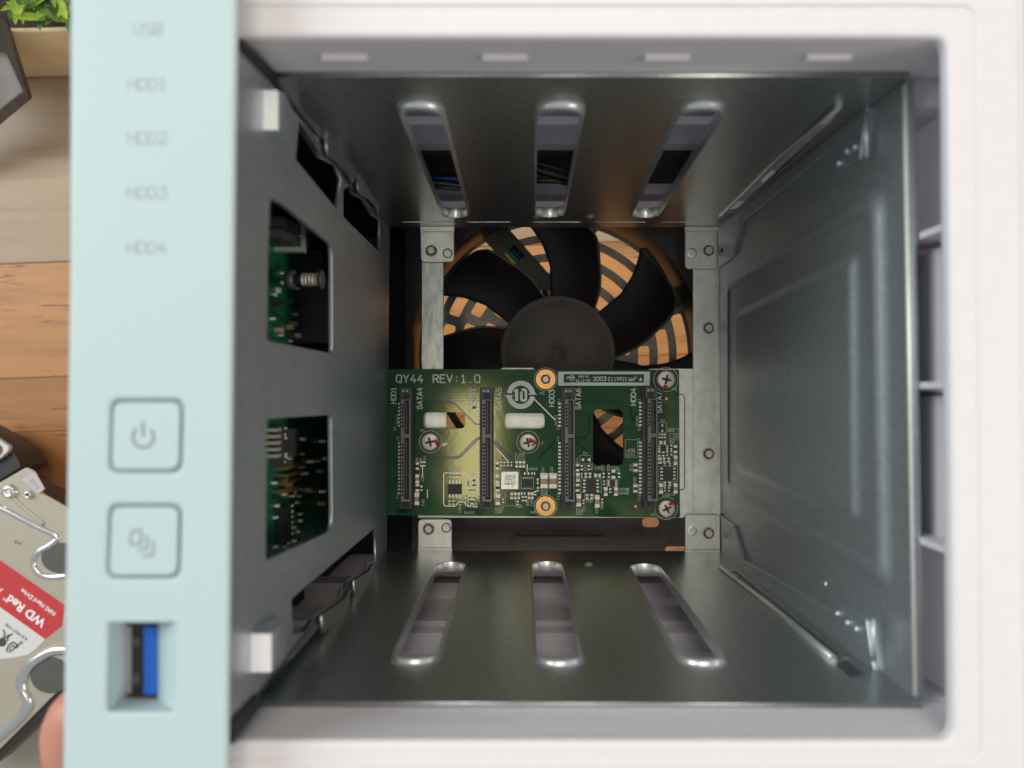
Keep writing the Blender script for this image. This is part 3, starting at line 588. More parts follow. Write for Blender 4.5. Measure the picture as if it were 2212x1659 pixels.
# silk outlines and the small designators
g = MB()
def boxl(cf, x0, y0, x1, y1, w_=3.4): g.ribbon([cq(cf, *p) for p in ((x0, y0), (x1, y0), (x1, y1), (x0, y1), (x0, y0))], w_ * U, ZB + .016)
for b in ((855, 755, 973, 923), (928, 978, 978, 1062), (932, 1178, 980, 1258), (425, 905, 525, 985), (1168, 595, 1245, 690), (435, 1125, 628, 1255), (683, 1132, 785, 1198), (470, 1272, 555, 1320), (1168, 1010, 1350, 1150), (1170, 805, 1262, 865)): boxl(c2, *b)
for b in ((1475, 1078, 1552, 1212), (1556, 1078, 1636, 1212), (1292, 1112, 1408, 1222), (1140, 1245, 1240, 1380), (800, 412, 860, 478), (1092, 1042, 1278, 1225)): boxl(c1, *b)
tiny = [(c1, 'R8', 315, 965), (c1, 'R9', 350, 965), (c1, 'R16', 385, 970), (c1, 'C45', 372, 1380), (c1, 'C25', 368, 1150), (c1, 'R20', 625, 1065), (c1, 'R21', 655, 1065), (c1, 'R22', 685, 1065), (c1, 'R13', 715, 1065), (c1, 'C77', 1258, 940), (c1, 'C76', 1292, 940), (c1, 'C75', 1325, 940),
        (c1, 'C64', 1508, 1070), (c1, 'C63', 1592, 1070), (c1, 'C54', 1125, 1420), (c1, 'C59', 722, 1450), (c1, 'C67', 848, 1125), (c1, 'C68', 1402, 1380), (c1, 'R54', 1365, 1380), (c2, 'R14', 410, 985), (c2, 'R15', 548, 1040), (c2, 'C21', 485, 1050), (c2, 'R27', 655, 1050), (c2, 'R29', 708, 1050), (c2, 'R30', 802, 1075),
        (c2, 'S1', 238, 405), (c2, 'SATA3', 210, 620), (c2, 'S7', 232, 665), (c2, 'P1', 230, 765), (c2, 'P15', 232, 1322), (c2, 'S1', 1000, 405), (c2, 'SATA4', 980, 625), (c2, 'S7', 1000, 668), (c2, 'P1', 995, 775), (c2, 'P15', 1000, 1330), (c2, 'R12', 920, 1050), (c2, 'R35', 958, 1170), (c2, 'C54', 475, 1440), (c2, 'C55', 597, 1450), (c2, 'C56', 645, 1415), (c2, 'C41', 812, 1270), (c2, 'C42', 892, 1270), (c2, 'C16', 890, 910), (c2, 'C17', 915, 910), (c2, 'C18', 945, 910),
        (c1, 'SATA1', 128, 610), (c1, 'P1', 135, 760), (c1, 'P15', 135, 1310), (c1, 'S2', 105, 670)]
for cf, tx, X, Y in tiny: strokes(g, tx, *cf(X, Y), DC, len(tx) * 4.3, 5.2, UP, .75, ZB + .016)
for cf, tx, X, Y in ((c1, 'H1', 338, 680), (c1, 'H2', 1470, 325), (c1, 'H6', 1385, 1455), (c1, 'R44', 752, 1460), (c1, 'CC', 810, 1460), (c1, 'C49', 1048, 1453), (c1, 'R33', 1048, 1425), (c1, 'R49', 1385, 1045), (c1, 'U4', 1340, 1045), (c1, 'R45', 1480, 1250), (c1, 'R48', 1480, 1278), (c1, 'R50', 1240, 1398), (c1, 'H3', 1462, 800), (c2, 'H5', 1305, 290), (c2, 'H4', 1103, 1475), (c2, 'D4', 460, 895), (c2, 'D2', 1188, 585),
                      (c2, 'C30', 570, 1035), (c2, 'C22', 720, 1035), (c2, 'R34', 392, 1435), (c2, 'C53', 392, 1465), (c2, 'FB8', 485, 1348), (c2, 'R39', 820, 1240), (c2, 'R40', 820, 1275), (c2, 'C43C44', 1210, 1290), (c2, 'FB1', 895, 865), (c2, 'C10', 1312, 730), (c2, 'C13', 1312, 758), (c2, 'R5', 1280, 770), (c2, 'R6', 1280, 790)):
    strokes(g, tx, *cf(X, Y), DC, len(tx) * 4.4, 5.4, 0, .8, ZB + .016)
# thin pads left by printing around holes
for cf, X, Y, r in ((c1, 430, 775, 105), (c1, 1355, 778, 105), (c1, 1523, 182, 108), (c1, 1522, 1385, 106), (c2, 1240, 185, 115), (c2, 1243, 1405, 108)):
    g.ribbon([cq(cf, X + r * cos(t * pi / 16), Y + r * sin(t * pi / 16)) for t in range(33)], 5 * U, ZB + .014, 0, False)
g.ribbon([cq(c2, *p) for p in ((1250, 648), (1358, 648), (1358, 700), (1275, 700), (1275, 745))], 3.4 * U, ZB + .016)
for k in range(7): g.ribbon([cq(c2, 1258, 655 + k * 4), cq(c2, 1326, 655 + k * 4)], 1.8 * U, ZB + .016)
o = g.obj('component_designators', mat('dim_silkscreen', (0.58, 0.62, 0.58), 0.6), board); o['kind'] = 'stuff'
g = MB()
for k in range(60):
    X, Y = random.choice([(random.uniform(540, 880), random.uniform(250, 1420)), (random.uniform(300, 900), random.uniform(120, 480))]); g.cyl(*cq(c1, X, Y), [(3.5 * U, ZB + .006), (3.5 * U, ZB + .012)], 8)
for k in range(60): g.cyl(*cq(c2, random.uniform(380, 1350), random.uniform(280, 1450)), [(3.2 * U, ZB + .006), (3.2 * U, ZB + .012)], 8)
o = g.obj('via_dots', M_traced, board); o['kind'] = 'stuff'
# small parts
PROTO = {}
def comp(cf, X, Y, w_, h_, kind):
    key = (w_, h_, kind)
    x, y = cq(cf, X, Y)
    if key in PROTO:
        o, (ox, oy) = PROTO[key]; copy_to(o, (x - ox, y - oy, 0)); return
    m = MB(); W, H = w_ * U, h_ * U; t = min(W, H) * (.8 if kind == 'cap' else .35); vert = H >= W
    e = (H if vert else W) * .28
    if vert:
        m.cbox(x, y, W * .94, H - 2 * e, ZB, ZB + t * .97, 0)
        for s_ in (-1, 1): m.cbox(x, y + s_ * (H / 2 - e / 2), W, e, ZB, ZB + t, 1)
        for s_ in (-1, 1): m.cbox(x, y + s_ * (H / 2 + e * .12), W * 1.1, e * .5, ZB, ZB + .06, 1)
    else:
        m.cbox(x, y, W - 2 * e, H * .94, ZB, ZB + t * .97, 0)
        for s_ in (-1, 1): m.cbox(x + s_ * (W / 2 - e / 2), y, e, H, ZB, ZB + t, 1)
        for s_ in (-1, 1): m.cbox(x + s_ * (W / 2 + e * .12), y, e * .5, H * 1.1, ZB, ZB + .06, 1)
    o = m.obj('capacitor' if kind == 'cap' else 'resistor', [M_tan if kind == 'cap' else M_chip, M_solder], board)
    PROTO[key] = (o, (x, y))
R_, K_ = 'res', 'cap'
for a in ((308, 1005, 30, 58, R_), (345, 985, 20, 40, R_), (372, 985, 20, 40, R_), (308, 1125, 34, 70, K_), (308, 1210, 34, 62, R_), (346, 1215, 20, 40, R_), (305, 1315, 42, 100, K_),
          (790, 1162, 34, 24, R_), (845, 1140, 30, 44, R_), (790, 1190, 20, 20, R_), (845, 1185, 34, 36, R_), (800, 1232, 18, 34, R_), (824, 1232, 18, 34, R_), (848, 1232, 18, 34, R_), (768, 1290, 14, 34, R_), (800, 1305, 20, 34, R_), (845, 1305, 20, 34, R_), (775, 1345, 26, 16, R_), (775, 1370, 26, 16, R_), (825, 1340, 30, 50, R_), (825, 1385, 30, 24, R_), (862, 1378, 18, 34, R_), (612, 1352, 20, 34, R_), (648, 1352, 20, 34, R_), (712, 1358, 12, 34, R_),
          (622, 1092, 18, 34, R_), (650, 1092, 18, 34, R_), (678, 1092, 18, 34, R_), (706, 1092, 18, 34, R_), (845, 450, 32, 60, R_),
          (1065, 1002, 30, 58, R_), (1100, 985, 16, 34, R_), (1130, 985, 16, 34, R_), (1165, 985, 16, 34, R_), (1198, 985, 16, 34, R_), (1248, 988, 24, 52, K_), (1282, 988, 24, 52, K_), (1315, 988, 24, 52, K_),
          (1067, 1127, 34, 70, K_), (1067, 1210, 34, 62, R_), (1070, 1322, 42, 90, K_), (1342, 1075, 40, 22, R_), (1405, 1075, 30, 22, R_), (1447, 1150, 16, 44, K_), (1507, 1145, 66, 120, K_), (1592, 1145, 66, 120, K_),
          (1200, 1287, 24, 52, K_), (1234, 1287, 24, 52, K_), (1268, 1287, 24, 52, K_), (1307, 1315, 20, 40, R_), (1335, 1315, 20, 40, R_), (1365, 1285, 24, 52, K_), (1397, 1285, 24, 52, K_), (1120, 1335, 16, 34, R_), (1258, 1355, 20, 34, R_), (1425, 1262, 20, 34, R_), (1450, 1225, 20, 34, R_), (1310, 1265, 34, 24, R_)): comp(c1, *a)
for a in ((403, 1020, 30, 58, R_), (443, 1020, 20, 40, R_), (508, 1020, 20, 40, R_), (405, 1112, 34, 70, K_), (443, 1092, 16, 34, R_), (480, 1092, 24, 40, K_), (520, 1092, 24, 40, K_), (592, 1093, 52, 34, K_), (650, 1093, 20, 40, R_), (700, 1093, 20, 40, R_), (743, 1082, 34, 70, R_), (797, 1093, 20, 40, R_),
          (403, 1210, 34, 62, R_), (655, 1162, 16, 34, R_), (668, 1246, 34, 70, K_), (765, 1246, 34, 70, K_), (713, 1238, 20, 34, R_), (493, 1295, 24, 40, K_), (535, 1295, 24, 40, K_), (413, 1330, 42, 100, K_), (588, 1340, 42, 100, K_), (460, 1345, 16, 34, R_), (637, 1335, 16, 34, R_),
          (1180, 720, 18, 34, R_), (1206, 720, 18, 34, R_), (1232, 720, 18, 34, R_), (1208, 782, 52, 34, K_), (1330, 845, 34, 62, R_), (1177, 890, 24, 40, R_), (1215, 890, 24, 40, R_), (1253, 890, 16, 34, R_), (1292, 880, 16, 40, R_), (1292, 825, 16, 40, R_), (1180, 955, 34, 50, K_), (1222, 948, 24, 40, K_), (1265, 948, 24, 40, K_), (1328, 950, 34, 78, K_), (1230, 990, 20, 20, R_), (1278, 990, 20, 20, R_),
          (1227, 1175, 24, 36, K_), (1275, 1175, 24, 36, K_), (1190, 1216, 36, 84, K_), (1328, 1216, 36, 84, K_), (1230, 1226, 16, 34, R_), (1270, 1226, 16, 34, R_), (952, 1020, 36, 60, R_), (952, 1217, 36, 60, R_)): comp(c2, *a)
def chip(cf, X, Y, w_, h_, n, side, t=1.2, pw=14, pl=26, nm='chip'):
    m = MB(); x, y = cq(cf, X, Y); W, H = w_ * U, h_ * U; m.cbox(x, y, W, H, ZB + .08, ZB + t, 0)
    span = (H if side == 'lr' else W)
    for k in range(n):
        o_ = -span / 2 + span * (k + .5) / n
        for s_ in (-1, 1):
            if side == 'lr': m.cbox(x + s_ * (W / 2 + pl * U / 2), y + o_, pl * U, pw * U, ZB + .02, ZB + .25, 1)
            else: m.cbox(x + o_, y + s_ * (H / 2 + pl * U / 2), pw * U, pl * U, ZB + .02, ZB + .25, 1)
    return m.obj(nm, [M_chip, M_solder], board)
chip(c1, 662, 1222, 130, 92, 4, 'tb', pl=36); chip(c1, 1350, 1167, 92, 84, 5, 'tb', .7, 8, 8)
chip(c2, 530, 1190, 98, 130, 4, 'lr'); chip(c2, 732, 1165, 52, 56, 3, 'lr', .8, 12, 18); chip(c2, 1258, 1077, 92, 128, 4, 'lr'); chip(c2, 1214, 838, 52, 56, 3, 'lr', .8, 12, 18); chip(c2, 482, 945, 34, 60, 1, 'lr', .9, 24, 22); chip(c2, 1206, 645, 66, 30, 1, 'tb', .9, 16, 20)
g = MB(); x, y = cq(c1, 1183, 1133)
ip = plate('inductor', Flat(DC - 3), rrect(x - 87 * U, y - 87 * U, x + 87 * U, y + 87 * U, .5), [], 2.9, .25, M_ind, board)
for k_, tx in enumerate(('2R2', 'CMI', 'HH0')): 
    X, Y = 1233, 1108 - k_ * 0 + k_ * 34
    gg = MB(); p = c1(1140, Y); strokes(gg, tx, *p, DC, 21, 5.5, 0, 1.1, -DC + 3.02); gg.obj('printed_text', M_dark, ip)
# mounting pads and screws
def pad(cf, X, Y, r):
    x, y = cq(cf, X, Y); m = MB(); m.cyl(x, y, [(r * U, ZB + .01), (r * U, ZB + .05)], 36, 0); m.cyl(x, y, [(36 * U, ZB + .05), (34 * U, ZB + .9), (26 * U, ZB + 1.1)], 20, 1); m.cyl(x, y, [(46 * U, ZB + .05), (46 * U, ZB + .06)], 24, 2)
    m.obj('mounting_pad', [M_copper, M_steel, M_conn], board)
pad(c1, 1523, 182, 93); pad(c1, 1522, 1385, 93)
def screw(cf, X, Y, r, paint, rot):
    x, y = cq(cf, X, Y); m = MB(); r *= U
    m.cyl(x, y, [(r, ZB + .02), (r, ZB + 1.1), (r * .94, ZB + 1.4), (r * .8, ZB + 1.53), (r * .3, ZB + 1.6)], 32, 0)
    for k in range(2):
        a = rot + k * pi / 2; dx, dy = cos(a) * r * .52, sin(a) * r * .52
        m.ribbon([(x - dx, y - dy), (x + dx, y + dy)], r * .24, ZB + 1.66 + k * .01, 1, False)
    m.cyl(x, y, [(r * .2, ZB + 1.63), (r * .2, ZB + 1.69)], 10, 1)
    s_ = m.obj('screw', [M_steel, M_dark, M_solder], board)
    m = MB()
    for px, py, pr in paint: m.cyl(*cq(cf, px, py), [(pr * U, ZB + 1.3), (pr * U * .9, ZB + 1.72), (pr * U * .4, ZB + 1.8)], 10)
    return s_, m
for a in ((c1, 430, 775, 84, ((485, 765, 18), (495, 785, 20), (500, 800, 14)), .2), (c1, 1355, 778, 84, ((1375, 750, 16), (1400, 762, 16), (1420, 780, 18), (1400, 800, 14)), .25), (c2, 1240, 185, 88, ((1225, 248, 18), (1242, 256, 14)), -.2), (c2, 1243, 1405, 82, ((1275, 1358, 18), (1295, 1350, 16)), .45)):
    s_, m = screw(*a); m.obj('red_paint_mark', M_red, board)
g = MB()
for cf, X, Y, r in ((c1, 1480, 785, 10), (c1, 1500, 800, 11), (c1, 1515, 812, 8), (c2, 1325, 1340, 14), (c2, 1345, 1352, 16), (c2, 1210, 300, 12)): g.cyl(*cq(cf, X, Y), [(r * U, ZB + .02), (r * U, ZB + .03)], 9)
g.obj('red_paint_stain', mat('dull_red', (0.20, 0.02, 0.015), 0.6), board)
for X, Y in ((1245, 367), (953, 1388)):
    g = MB(); x, y = cq(c2, X, Y); g.cyl(x, y, [(30 * U, ZB + .01), (30 * U, ZB + .02)], 20, 1); g.cyl(x, y, [(14 * U, ZB + .03), (12 * U, ZB + .1)], 16, 0); g.obj('test_point', [M_copper, mat('dark_copper', (.10, .05, .02), .5)], board)
for X, Y, a in ((1565, 790, 0), (578, 800, 0)): pass
g = MB()
for k in range(9): g.cyl(*cq(c1, 570 + random.uniform(-22, 22), 800 + random.uniform(-12, 12)), [(random.uniform(5, 12) * U, ZB + .02), (4 * U, ZB + .12)], 7)
g.obj('solder_blob', M_solder, board)
# drive connectors, prototype at the third place
def conn_proto():
    H = 7.0; dt = DC - H; kk = dt / F * .22787
    T = lambda X, Y: q2(*c2(X, Y), dt)
    x0, yt = T(283, 372); x1, yb = T(377, 1345)
    bx0, byt = cq(c2, 245, 264); bx1, byb = cq(c2, 383, 1418)
    base = MB(); ytop = T(0, 262)[1]; ybot = T(0, 1418)[1]
    base.box(x0 - 1.0, x1 + .25, ybot, ytop, ZB, ZB + 2.6, 0); base.box(x0 - .6, x1 + .2, ybot, yb - .1, ZB + 2.6, ZB + 4.6, 0); base.box(x0 - .6, x1 + .2, yt + .1, ytop, ZB + 2.6, ZB + 5.0, 0)
    b = base.obj('drive_connector', M_conn, board)
    f = Flat(dt); hs = []
    s1 = (318, 385, 362, 700); s2 = (318, 738, 362, 1322)
    for X0, Y0, X1, Y1 in (s1, s2): hs.append(rrect(*T(X0, Y1), *T(X1, Y0), .12))
    ys = [425 + 33.6 * k for k in range(7)] + [800 + 34.4 * k for k in range(15)]
    for Y in ys: hs.append(rrect(*T(290, Y + 8), *T(311, Y - 8), .05, 1))
    r_ = plate('connector_rim', f, rrect(*T(283, 1345), *T(377, 372), .3), hs, 3.0, .08, M_connlt, nas)
    # darker floor with the contacts below the rim
    fl = MB(); fl.box(*[q for q in (T(288, 0)[0], T(372, 0)[0])], T(0, 1340)[1], T(0, 378)[1], -dt - 3.2, -dt - 2.0, 0)
    for Y0, Y1 in ((400, 690), (750, 1310)): fl.box(T(326, 0)[0], T(343, 0)[0], T(0, Y1)[1], T(0, Y0)[1], -dt - 2.0, -dt - .6, 1)
    fl = fl.obj('contact_blade', [M_slot, M_slotb], nas)
    pins = MB()
    for Y in [415 + 34.6 * k for k in range(7)] + [788 + 33.8 * k for k in range(15)]:
        xx, yy = cq(c2, 0, Y); xl = cq(c2, 226, 0)[0]; xr = cq(c2, 276, 0)[0]
        pins.box(xl, xr, yy - 7.5 * U, yy + 7.5 * U, ZB + .02, ZB + .28, 0); pins.box(xl + .9, xr, yy - 7 * U, yy + 7 * U, ZB + .28, ZB + .9, 0); pins.box(xl - .2, xl + .6, yy - 9 * U, yy + 9 * U, ZB + .015, ZB + .06, 0)
    pins = pins.obj('connector_pins', M_solder, nas); pins['kind'] = 'stuff'
    ends = MB()
    for X0, Y0, X1, Y1, z in ((300, 312, 352, 366, 5.05), (286, 1350, 350, 1402, 4.65)): a = T(X0, Y1); b2 = T(X1, Y0); ends.box(a[0], b2[0], a[1], b2[1], ZB + z - .5, ZB + z, 0)
    a = T(290, 302); b2 = T(346, 284); ends.box(a[0], b2[0], a[1], b2[1], ZB + 4.4, ZB + 5.03, 1); a = T(300, 299); b2 = T(336, 287); ends.box(a[0], b2[0], a[1], b2[1], ZB + 4.4, ZB + 5.04, 0)
    ends = ends.obj('connector_key', [M_slot, M_silk], nas); ends['kind'] = 'stuff'
    return b, [r_, fl, pins, ends]
cb, cparts = conn_proto()
for q in cparts: q.parent = board; q.matrix_parent_inverse = WM[board.name].inverted()
dxs = [(px_ - 1220.6) / F * 276.0 for px_ in (866, 1041.5, 1399.5)]
for dx in dxs:
    for q in [cb] + cparts: copy_to(q, (dx, 0.2 if dx > 0 else 0, 0), board)

# ---- fan
DFN = 322.0
fx, fy = q2(*c3(1175, 975), DFN)
kf = DFN / F * .31738
hubR = 395 * kf
fan = MB(); fan.cyl(fx, fy, [(hubR, -345), (hubR, -DFN - 1.5), (hubR * .985, -DFN - .6), (hubR * .95, -DFN - .15), (hubR * .92, -DFN)], 96, 0, False, False)
fan.cyl(fx, fy, [(hubR * .92, -DFN), (hubR * .915, -DFN - .8), (hubR * .895, -DFN - .8), (hubR * .885, -DFN - .1), (hubR * .3, -DFN + .05), (1.9, -DFN + .05), (1.85, -DFN - .6), (1.3, -DFN - .6), (1.2, -DFN + .02), (.7, -DFN + .02), (.6, -DFN - .4)], 96, 0, False, True)
hub = fan.obj('fan_hub', M_hub, nas)
lead = [(380, 46), (417, 45), (594, 43.5), (750, 46.5), (880, 50.5), (930, 53), (948, 50)]; trail = [(380, -6), (417, -3), (594, 5), (750, 13), (880, 18), (930, 20.5), (948, 24)]
def interp(tb, r):
    for (r0, a0), (r1, a1) in zip(tb[:-1], tb[1:]):
        if r <= r1: return a0 + (a1 - a0) * (r - r0) / (r1 - r0)
    return tb[-1][1]
def blade(rot):
    m = MB(); nr, na = 16, 12; grid = []
    for side in (0, 1):
        g_ = []
        for i in range(nr + 1):
            r = 380 + (948 - 380) * i / nr; row = []
            a0, a1 = interp(lead, r), interp(trail, r)
            for j in range(na + 1):
                t = j / na; a = radians(a0 + (a1 - a0) * t + rot)
                z = -DFN - 2.0 - 17 * (t ** 1.25) - side * (1.6 * sin(pi * min(max(t, .04), .96)) + .3)
                row.append((fx + r * kf * cos(a), fy + r * kf * sin(a), z))
            g_.append(row)
        grid.append(g_)
    for side, g_ in enumerate(grid):
        b = len(m.v)
        for row in g_: m.v += row
        for i in range(nr):
            for j in range(na):
                a = b + i * (na + 1) + j; f = (a, a + 1, a + na + 2, a + na + 1); m.f.append(f if side else f[::-1]); m.m.append(0); m.sm.append(True)
    n1 = (nr + 1) * (na + 1)
    ring = [i * (na + 1) for i in range(nr + 1)] + [nr * (na + 1) + j for j in range(1, na + 1)] + [i * (na + 1) + na for i in range(nr - 1, -1, -1)]
    for a, b in zip(ring, ring[1:] + ring[:1]): m.f.append((a, b, b + n1, a + n1)); m.m.append(0); m.sm.append(False)
    return m.obj('fan_blade', M_black, nas)
for k in range(7): blade(k * 360 / 7)
hw = 60.0; R = 57.4
fplt = Flat(DFN - 1)
fanframe = plate('fan_frame', fplt, roundpoly([(fx - hw, fy - hw), (fx + hw, fy - hw), (fx + hw, fy + hw), (fx - hw, fy + hw)], 5), [circ((fx, fy), R, 96)], 25, .4, mat('fan_frame_plastic', (0.035, 0.028, 0.024), 0.4, bump=.1), nas)
def strut(pa, pb, wd, rot=0):
    a, b = [Vector((*q2(*c3(*p), 343), 0)) - Vector((fx, fy, 0)) for p in (pa, pb)]
    ca, sa = cos(rot), sin(rot); ro_ = lambda v: Vector((fx + v.x * ca - v.y * sa, fy + v.x * sa + v.y * ca, 0)); a, b = ro_(a), ro_(b)
    t = (b - a).normalized(); n = Vector((-t.y, t.x, 0)) * wd / 2
    m = MB(); poly = [a + n, b + n, b - n, a - n]; m.rings([[(p.x, p.y, -346) for p in poly], [(p.x, p.y, -342.4) for p in poly], [(p.x * .0 + (p.x - 0), p.y, -342) for p in poly]], 0, True, True, False)
    return m.obj('fan_strut', mat('strut_plastic', (0.055, 0.05, 0.04), 0.5), fanframe), a, b
st, sa_, sb_ = strut((700, 100), (1110, 560), 10.5)
for rt in (-pi / 2, -pi, pi / 2): strut((700, 100), (1110, 560), 7.5, rt)
# little window in the strut with the fan's leads
cwx, cwy = q2(*c3(890, 297), 342); t = (sb_ - sa_).normalized(); n = Vector((-t.y, t.x, 0))
for k, mm in enumerate((M_ywire, M_gwire, M_bwire, M_slot)):
    m = MB(); o_ = Vector((cwx, cwy, -341.7)) - n * (3.2 - k * 1.55); m.tube([o_ - t * 3.2, o_ + t * 3.2], .75, 8); m.obj('fan_lead', mm, fanframe)
for k, mm in enumerate((M_silk, M_black, M_ywire)):
    m = MB(); a = Vector((*q2(*c3(1050 + k * 32, 548), 341), -341.5)); m.tube([a, a + Vector((3.2, -7, -1))], 1.2, 8); m.obj('fan_lead', mm, fanframe)

# ---- rear plate with the fan guard
DR = 350.0
fr_ = Flat(DR); hx, hy = fx, fy; pr = DR / F
holes = []
spokes = [(180, 78), (90, 78), (45, 112), (135, 95), (0, 78), (-45, 112), (-90, 78), (-135, 95)]
for rc in (108, 151, 193, 235, 276, 314):
    r0, r1 = (rc - 12.3) * pr, (rc + 12.3) * pr; sps = []
    if rc == 314: r0 = (rc - 4) * pr; r1 = (rc + 5) * pr
    for th, of in spokes:
        of = min(of, rc * .8) * pr; rm = rc * pr; sps.append((th - math.degrees(asin(of / rm))) % 360)
    sps.sort()
    for i in range(len(sps)):
        a0 = sps[i]; a1 = sps[(i + 1) % len(sps)]; a1 = a1 if a1 > a0 else a1 + 360
        hwid = math.degrees(2.0 / (rc * pr)); a0 += hwid; a1 -= hwid
        if a1 - a0 < 5: continue
        n = max(4, int((a1 - a0) / 5)); A = [radians(a0 + (a1 - a0) * k / n) for k in range(n + 1)]
        pts = [(hx + r1 * cos(a), hy + r1 * sin(a)) for a in A] + [(hx + r0 * cos(a), hy + r0 * sin(a)) for a in A[::-1]]
        rr = [0.01] * len(pts)
        for q in (0, n, n + 1, 2 * n + 1): rr[q] = 1.4
        holes.append(roundpoly(pts, rr, 4) if False else roundpoly(pts, rr, 3))
holes.append(stadium(q2(1397, 1129, DR), q2(1414, 1129, DR), 2.0)); holes.append(rrect(*q2(846, 790, DR), *q2(851, 712, DR), .2)); 
holes.append(rrect(*q2(1437, 1215, DR), *q2(1500, 1181, DR), 1.5))
rear = plate('rear_plate', fr_, [(-74, -81), (80, -81), (80, 81), (-74, 81)], holes, 1.2, .15, M_grille, nas)
m = MB(); a = q2(860, 1196, 340); b = q2(1480, 1121, 340); m.box(-44, q2(1380, 0, 340)[0], -74, -48.5, -346.5, -330); m.obj('rear_duct', M_rear, nas)
m = MB(); a = P(1112, 1160, 326); b = P(1310, 1160, 326); m.box(a.x, b.x, -64, a.y, -330, -327); m.obj('duct_flap', M_rear, nas)
m = MB(); m.box(-74, q2(880, 0, 330)[0] - 1, -80, 80, -347, -345.0); m.obj('side_baffle', M_black, nas)
# ---- main board behind the divider
XB = -60.0
m = MB(); m.box(XB - 1.6, XB, 0.2, 58, -262, -151); mb1 = m.obj('main_board', M_pcb2, nas)
m = MB(); m.box(XB - 1.6, XB, -47, 0, -285, -151); m.obj('main_board', M_pcb2, nas)
def on_mb(px, py, off=0): d = -(XB + off) * F / (CX - px); return d, (CY - py) / F * d
def mbox(name, x0, y0, x1, y1, h, mt, off=0):
    d0, _ = on_mb(x0, y0, off); d1, _ = on_mb(x1, y1, off); dm = (d0 + d1) / 2; ya, yb = (CY - y0) / F * dm, (CY - y1) / F * dm
    m = MB(); m.box(XB, XB + h, min(ya, yb), max(ya, yb), -max(d0, d1), -min(d0, d1)); return m.obj(name, mt, mb1)
mbox('memory_module', 592, 450, 690, 520, 6, mat('memory_green', (.03, .08, .05), .4)); mbox('memory_edge', 592, 452, 600, 545, 7, mat('pale_edge', (0.30, 0.38, 0.28), .5)); mbox('memory_socket', 590, 522, 690, 530, 5, M_conn)
for k in range(7):
    for j in range(2): mbox('memory_chip', 604 + k * 9, 470 + j * 26 + k * 4, 610 + k * 9, 490 + j * 26 + k * 4, 6.6, M_conn, 6)
mbox('heat_sink', 640, 560, 700, 745, 7, M_black)
for k in range(9): mbox('heat_sink_fin', 642 + k * 6, 600, 644 + k * 6, 742, 10, M_black)
d, yy = on_mb(655, 604, 9)
m = MB()
for k in range(5): m.tube([Vector((XB + 9, yy, -d)) + Vector((0, 1.3 * cos(a * pi / 5), 1.3 * sin(a * pi / 5))) + Vector((k * .8, 0, 0)) for a in range(11)], .3, 6)
m.obj('spring', M_steel, mb1)
m = MB(); m.tube([(XB + 13.0, yy, -d), (XB + 13.6, yy, -d)], 2.2, 20); m.tube([(XB + 7, yy, -d), (XB + 13.4, yy, -d)], 1.2, 12); m.tube([(XB + 5, yy, -d), (XB + 7, yy, -d)], 2.2, 16); m.obj('spring_screw', M_conn, mb1)
for k in range(5): mbox('header_pin', 571, 925 + k * 14, 580, 932 + k * 14, 3, M_steel)
mbox('pin_header', 584, 920, 592, 1010, 2.5, M_conn)
for k in range(4): mbox('coin_contact', 600, 1003 + k * 16, 632, 1010 + k * 16, 2.5, mat('gold_pin', (.45, .33, .14), .35, .8))
mbox('connector_block', 612, 925, 622, 985, 3, M_conn); mbox('chip', 592, 1092, 612, 1170, 2, M_chip)
for k in range(6): mbox('chip_leg', 618, 1090 + k * 12, 622, 1095 + k * 12, 1.6, M_solder)
for k in range(10): x = 585 + random.uniform(0, 55); y = 1030 + random.uniform(0, 50); mbox('resistor', x, y, x + 6, y + 8, 1.5, random.choice([M_solder, M_tan, M_chip]))
for k in range(10): x = 580 + random.uniform(0, 60); y = 640 + random.uniform(0, 90); mbox('resistor', x, y, x + 6, y + 10, 1.5, random.choice([M_solder, M_tan, M_chip, M_pcb]))
for k in range(40): x = 585 + random.uniform(0, 60); y = random.uniform(1040, 1190); mbox('resistor', x, y, x + 3, y + 5, 1.0, random.choice([M_solder, M_silk, M_chip]))
for k in range(26): x = 598 + random.uniform(0, 30); y = random.uniform(915, 1000); mbox('resistor', x, y, x + 3, y + 5, 1.0, random.choice([M_solder, M_silk, M_chip]))
for k in range(30): x = random.uniform(578, 640); y = random.uniform(570, 735); mbox('resistor', x, y, x + 3, y + 5, 1.0, random.choice([M_solder, M_chip, M_chip]))
for k in range(14): x = 640 + random.uniform(0, 60); y = 940 + random.uniform(0, 160); mbox('resistor', x, y, x + 4, y + 6, 2, random.choice([M_solder, M_tan]))
# cables above the cage
for k, mm in enumerate((M_black, M_bwire, M_black, M_black, M_bwire)):
    m = MB(); y0 = 60.5 + (k % 3) * 1.6; z0 = -240 - k * 2.2
    path = [(-50, y0 + 2, z0 + 6), (-30, y0 + 1, z0), (-18, y0, z0 - 2 + (k % 2) * 3), (-8, y0 + 3, z0 + 3), (-2, y0 + 5, z0 + 4)]
    if mm is M_black: path += [(14, y0, z0 + 6), (30, y0 + 2, z0 - 12)]
    m.tube(path, .8, 8); m.obj('cable', mm, nas)
m = MB(); m.box(-74, -48, 64, 65.5, -349, -151); m.obj('cavity_shade_sheet', M_dark, nas)  # dark sheets put in to shade the main board cavity, no real tray
m = MB(); m.box(-74.3, -72, -80, 64, -345, -151); m.obj('cavity_shade_sheet', M_dark, nas)
m = MB(); m.box(-46, 66, 66.5, 69.9, -264, -230); m.obj('cable_shade_block', M_dark, nas)  # dark block added to deepen the shade behind the cables
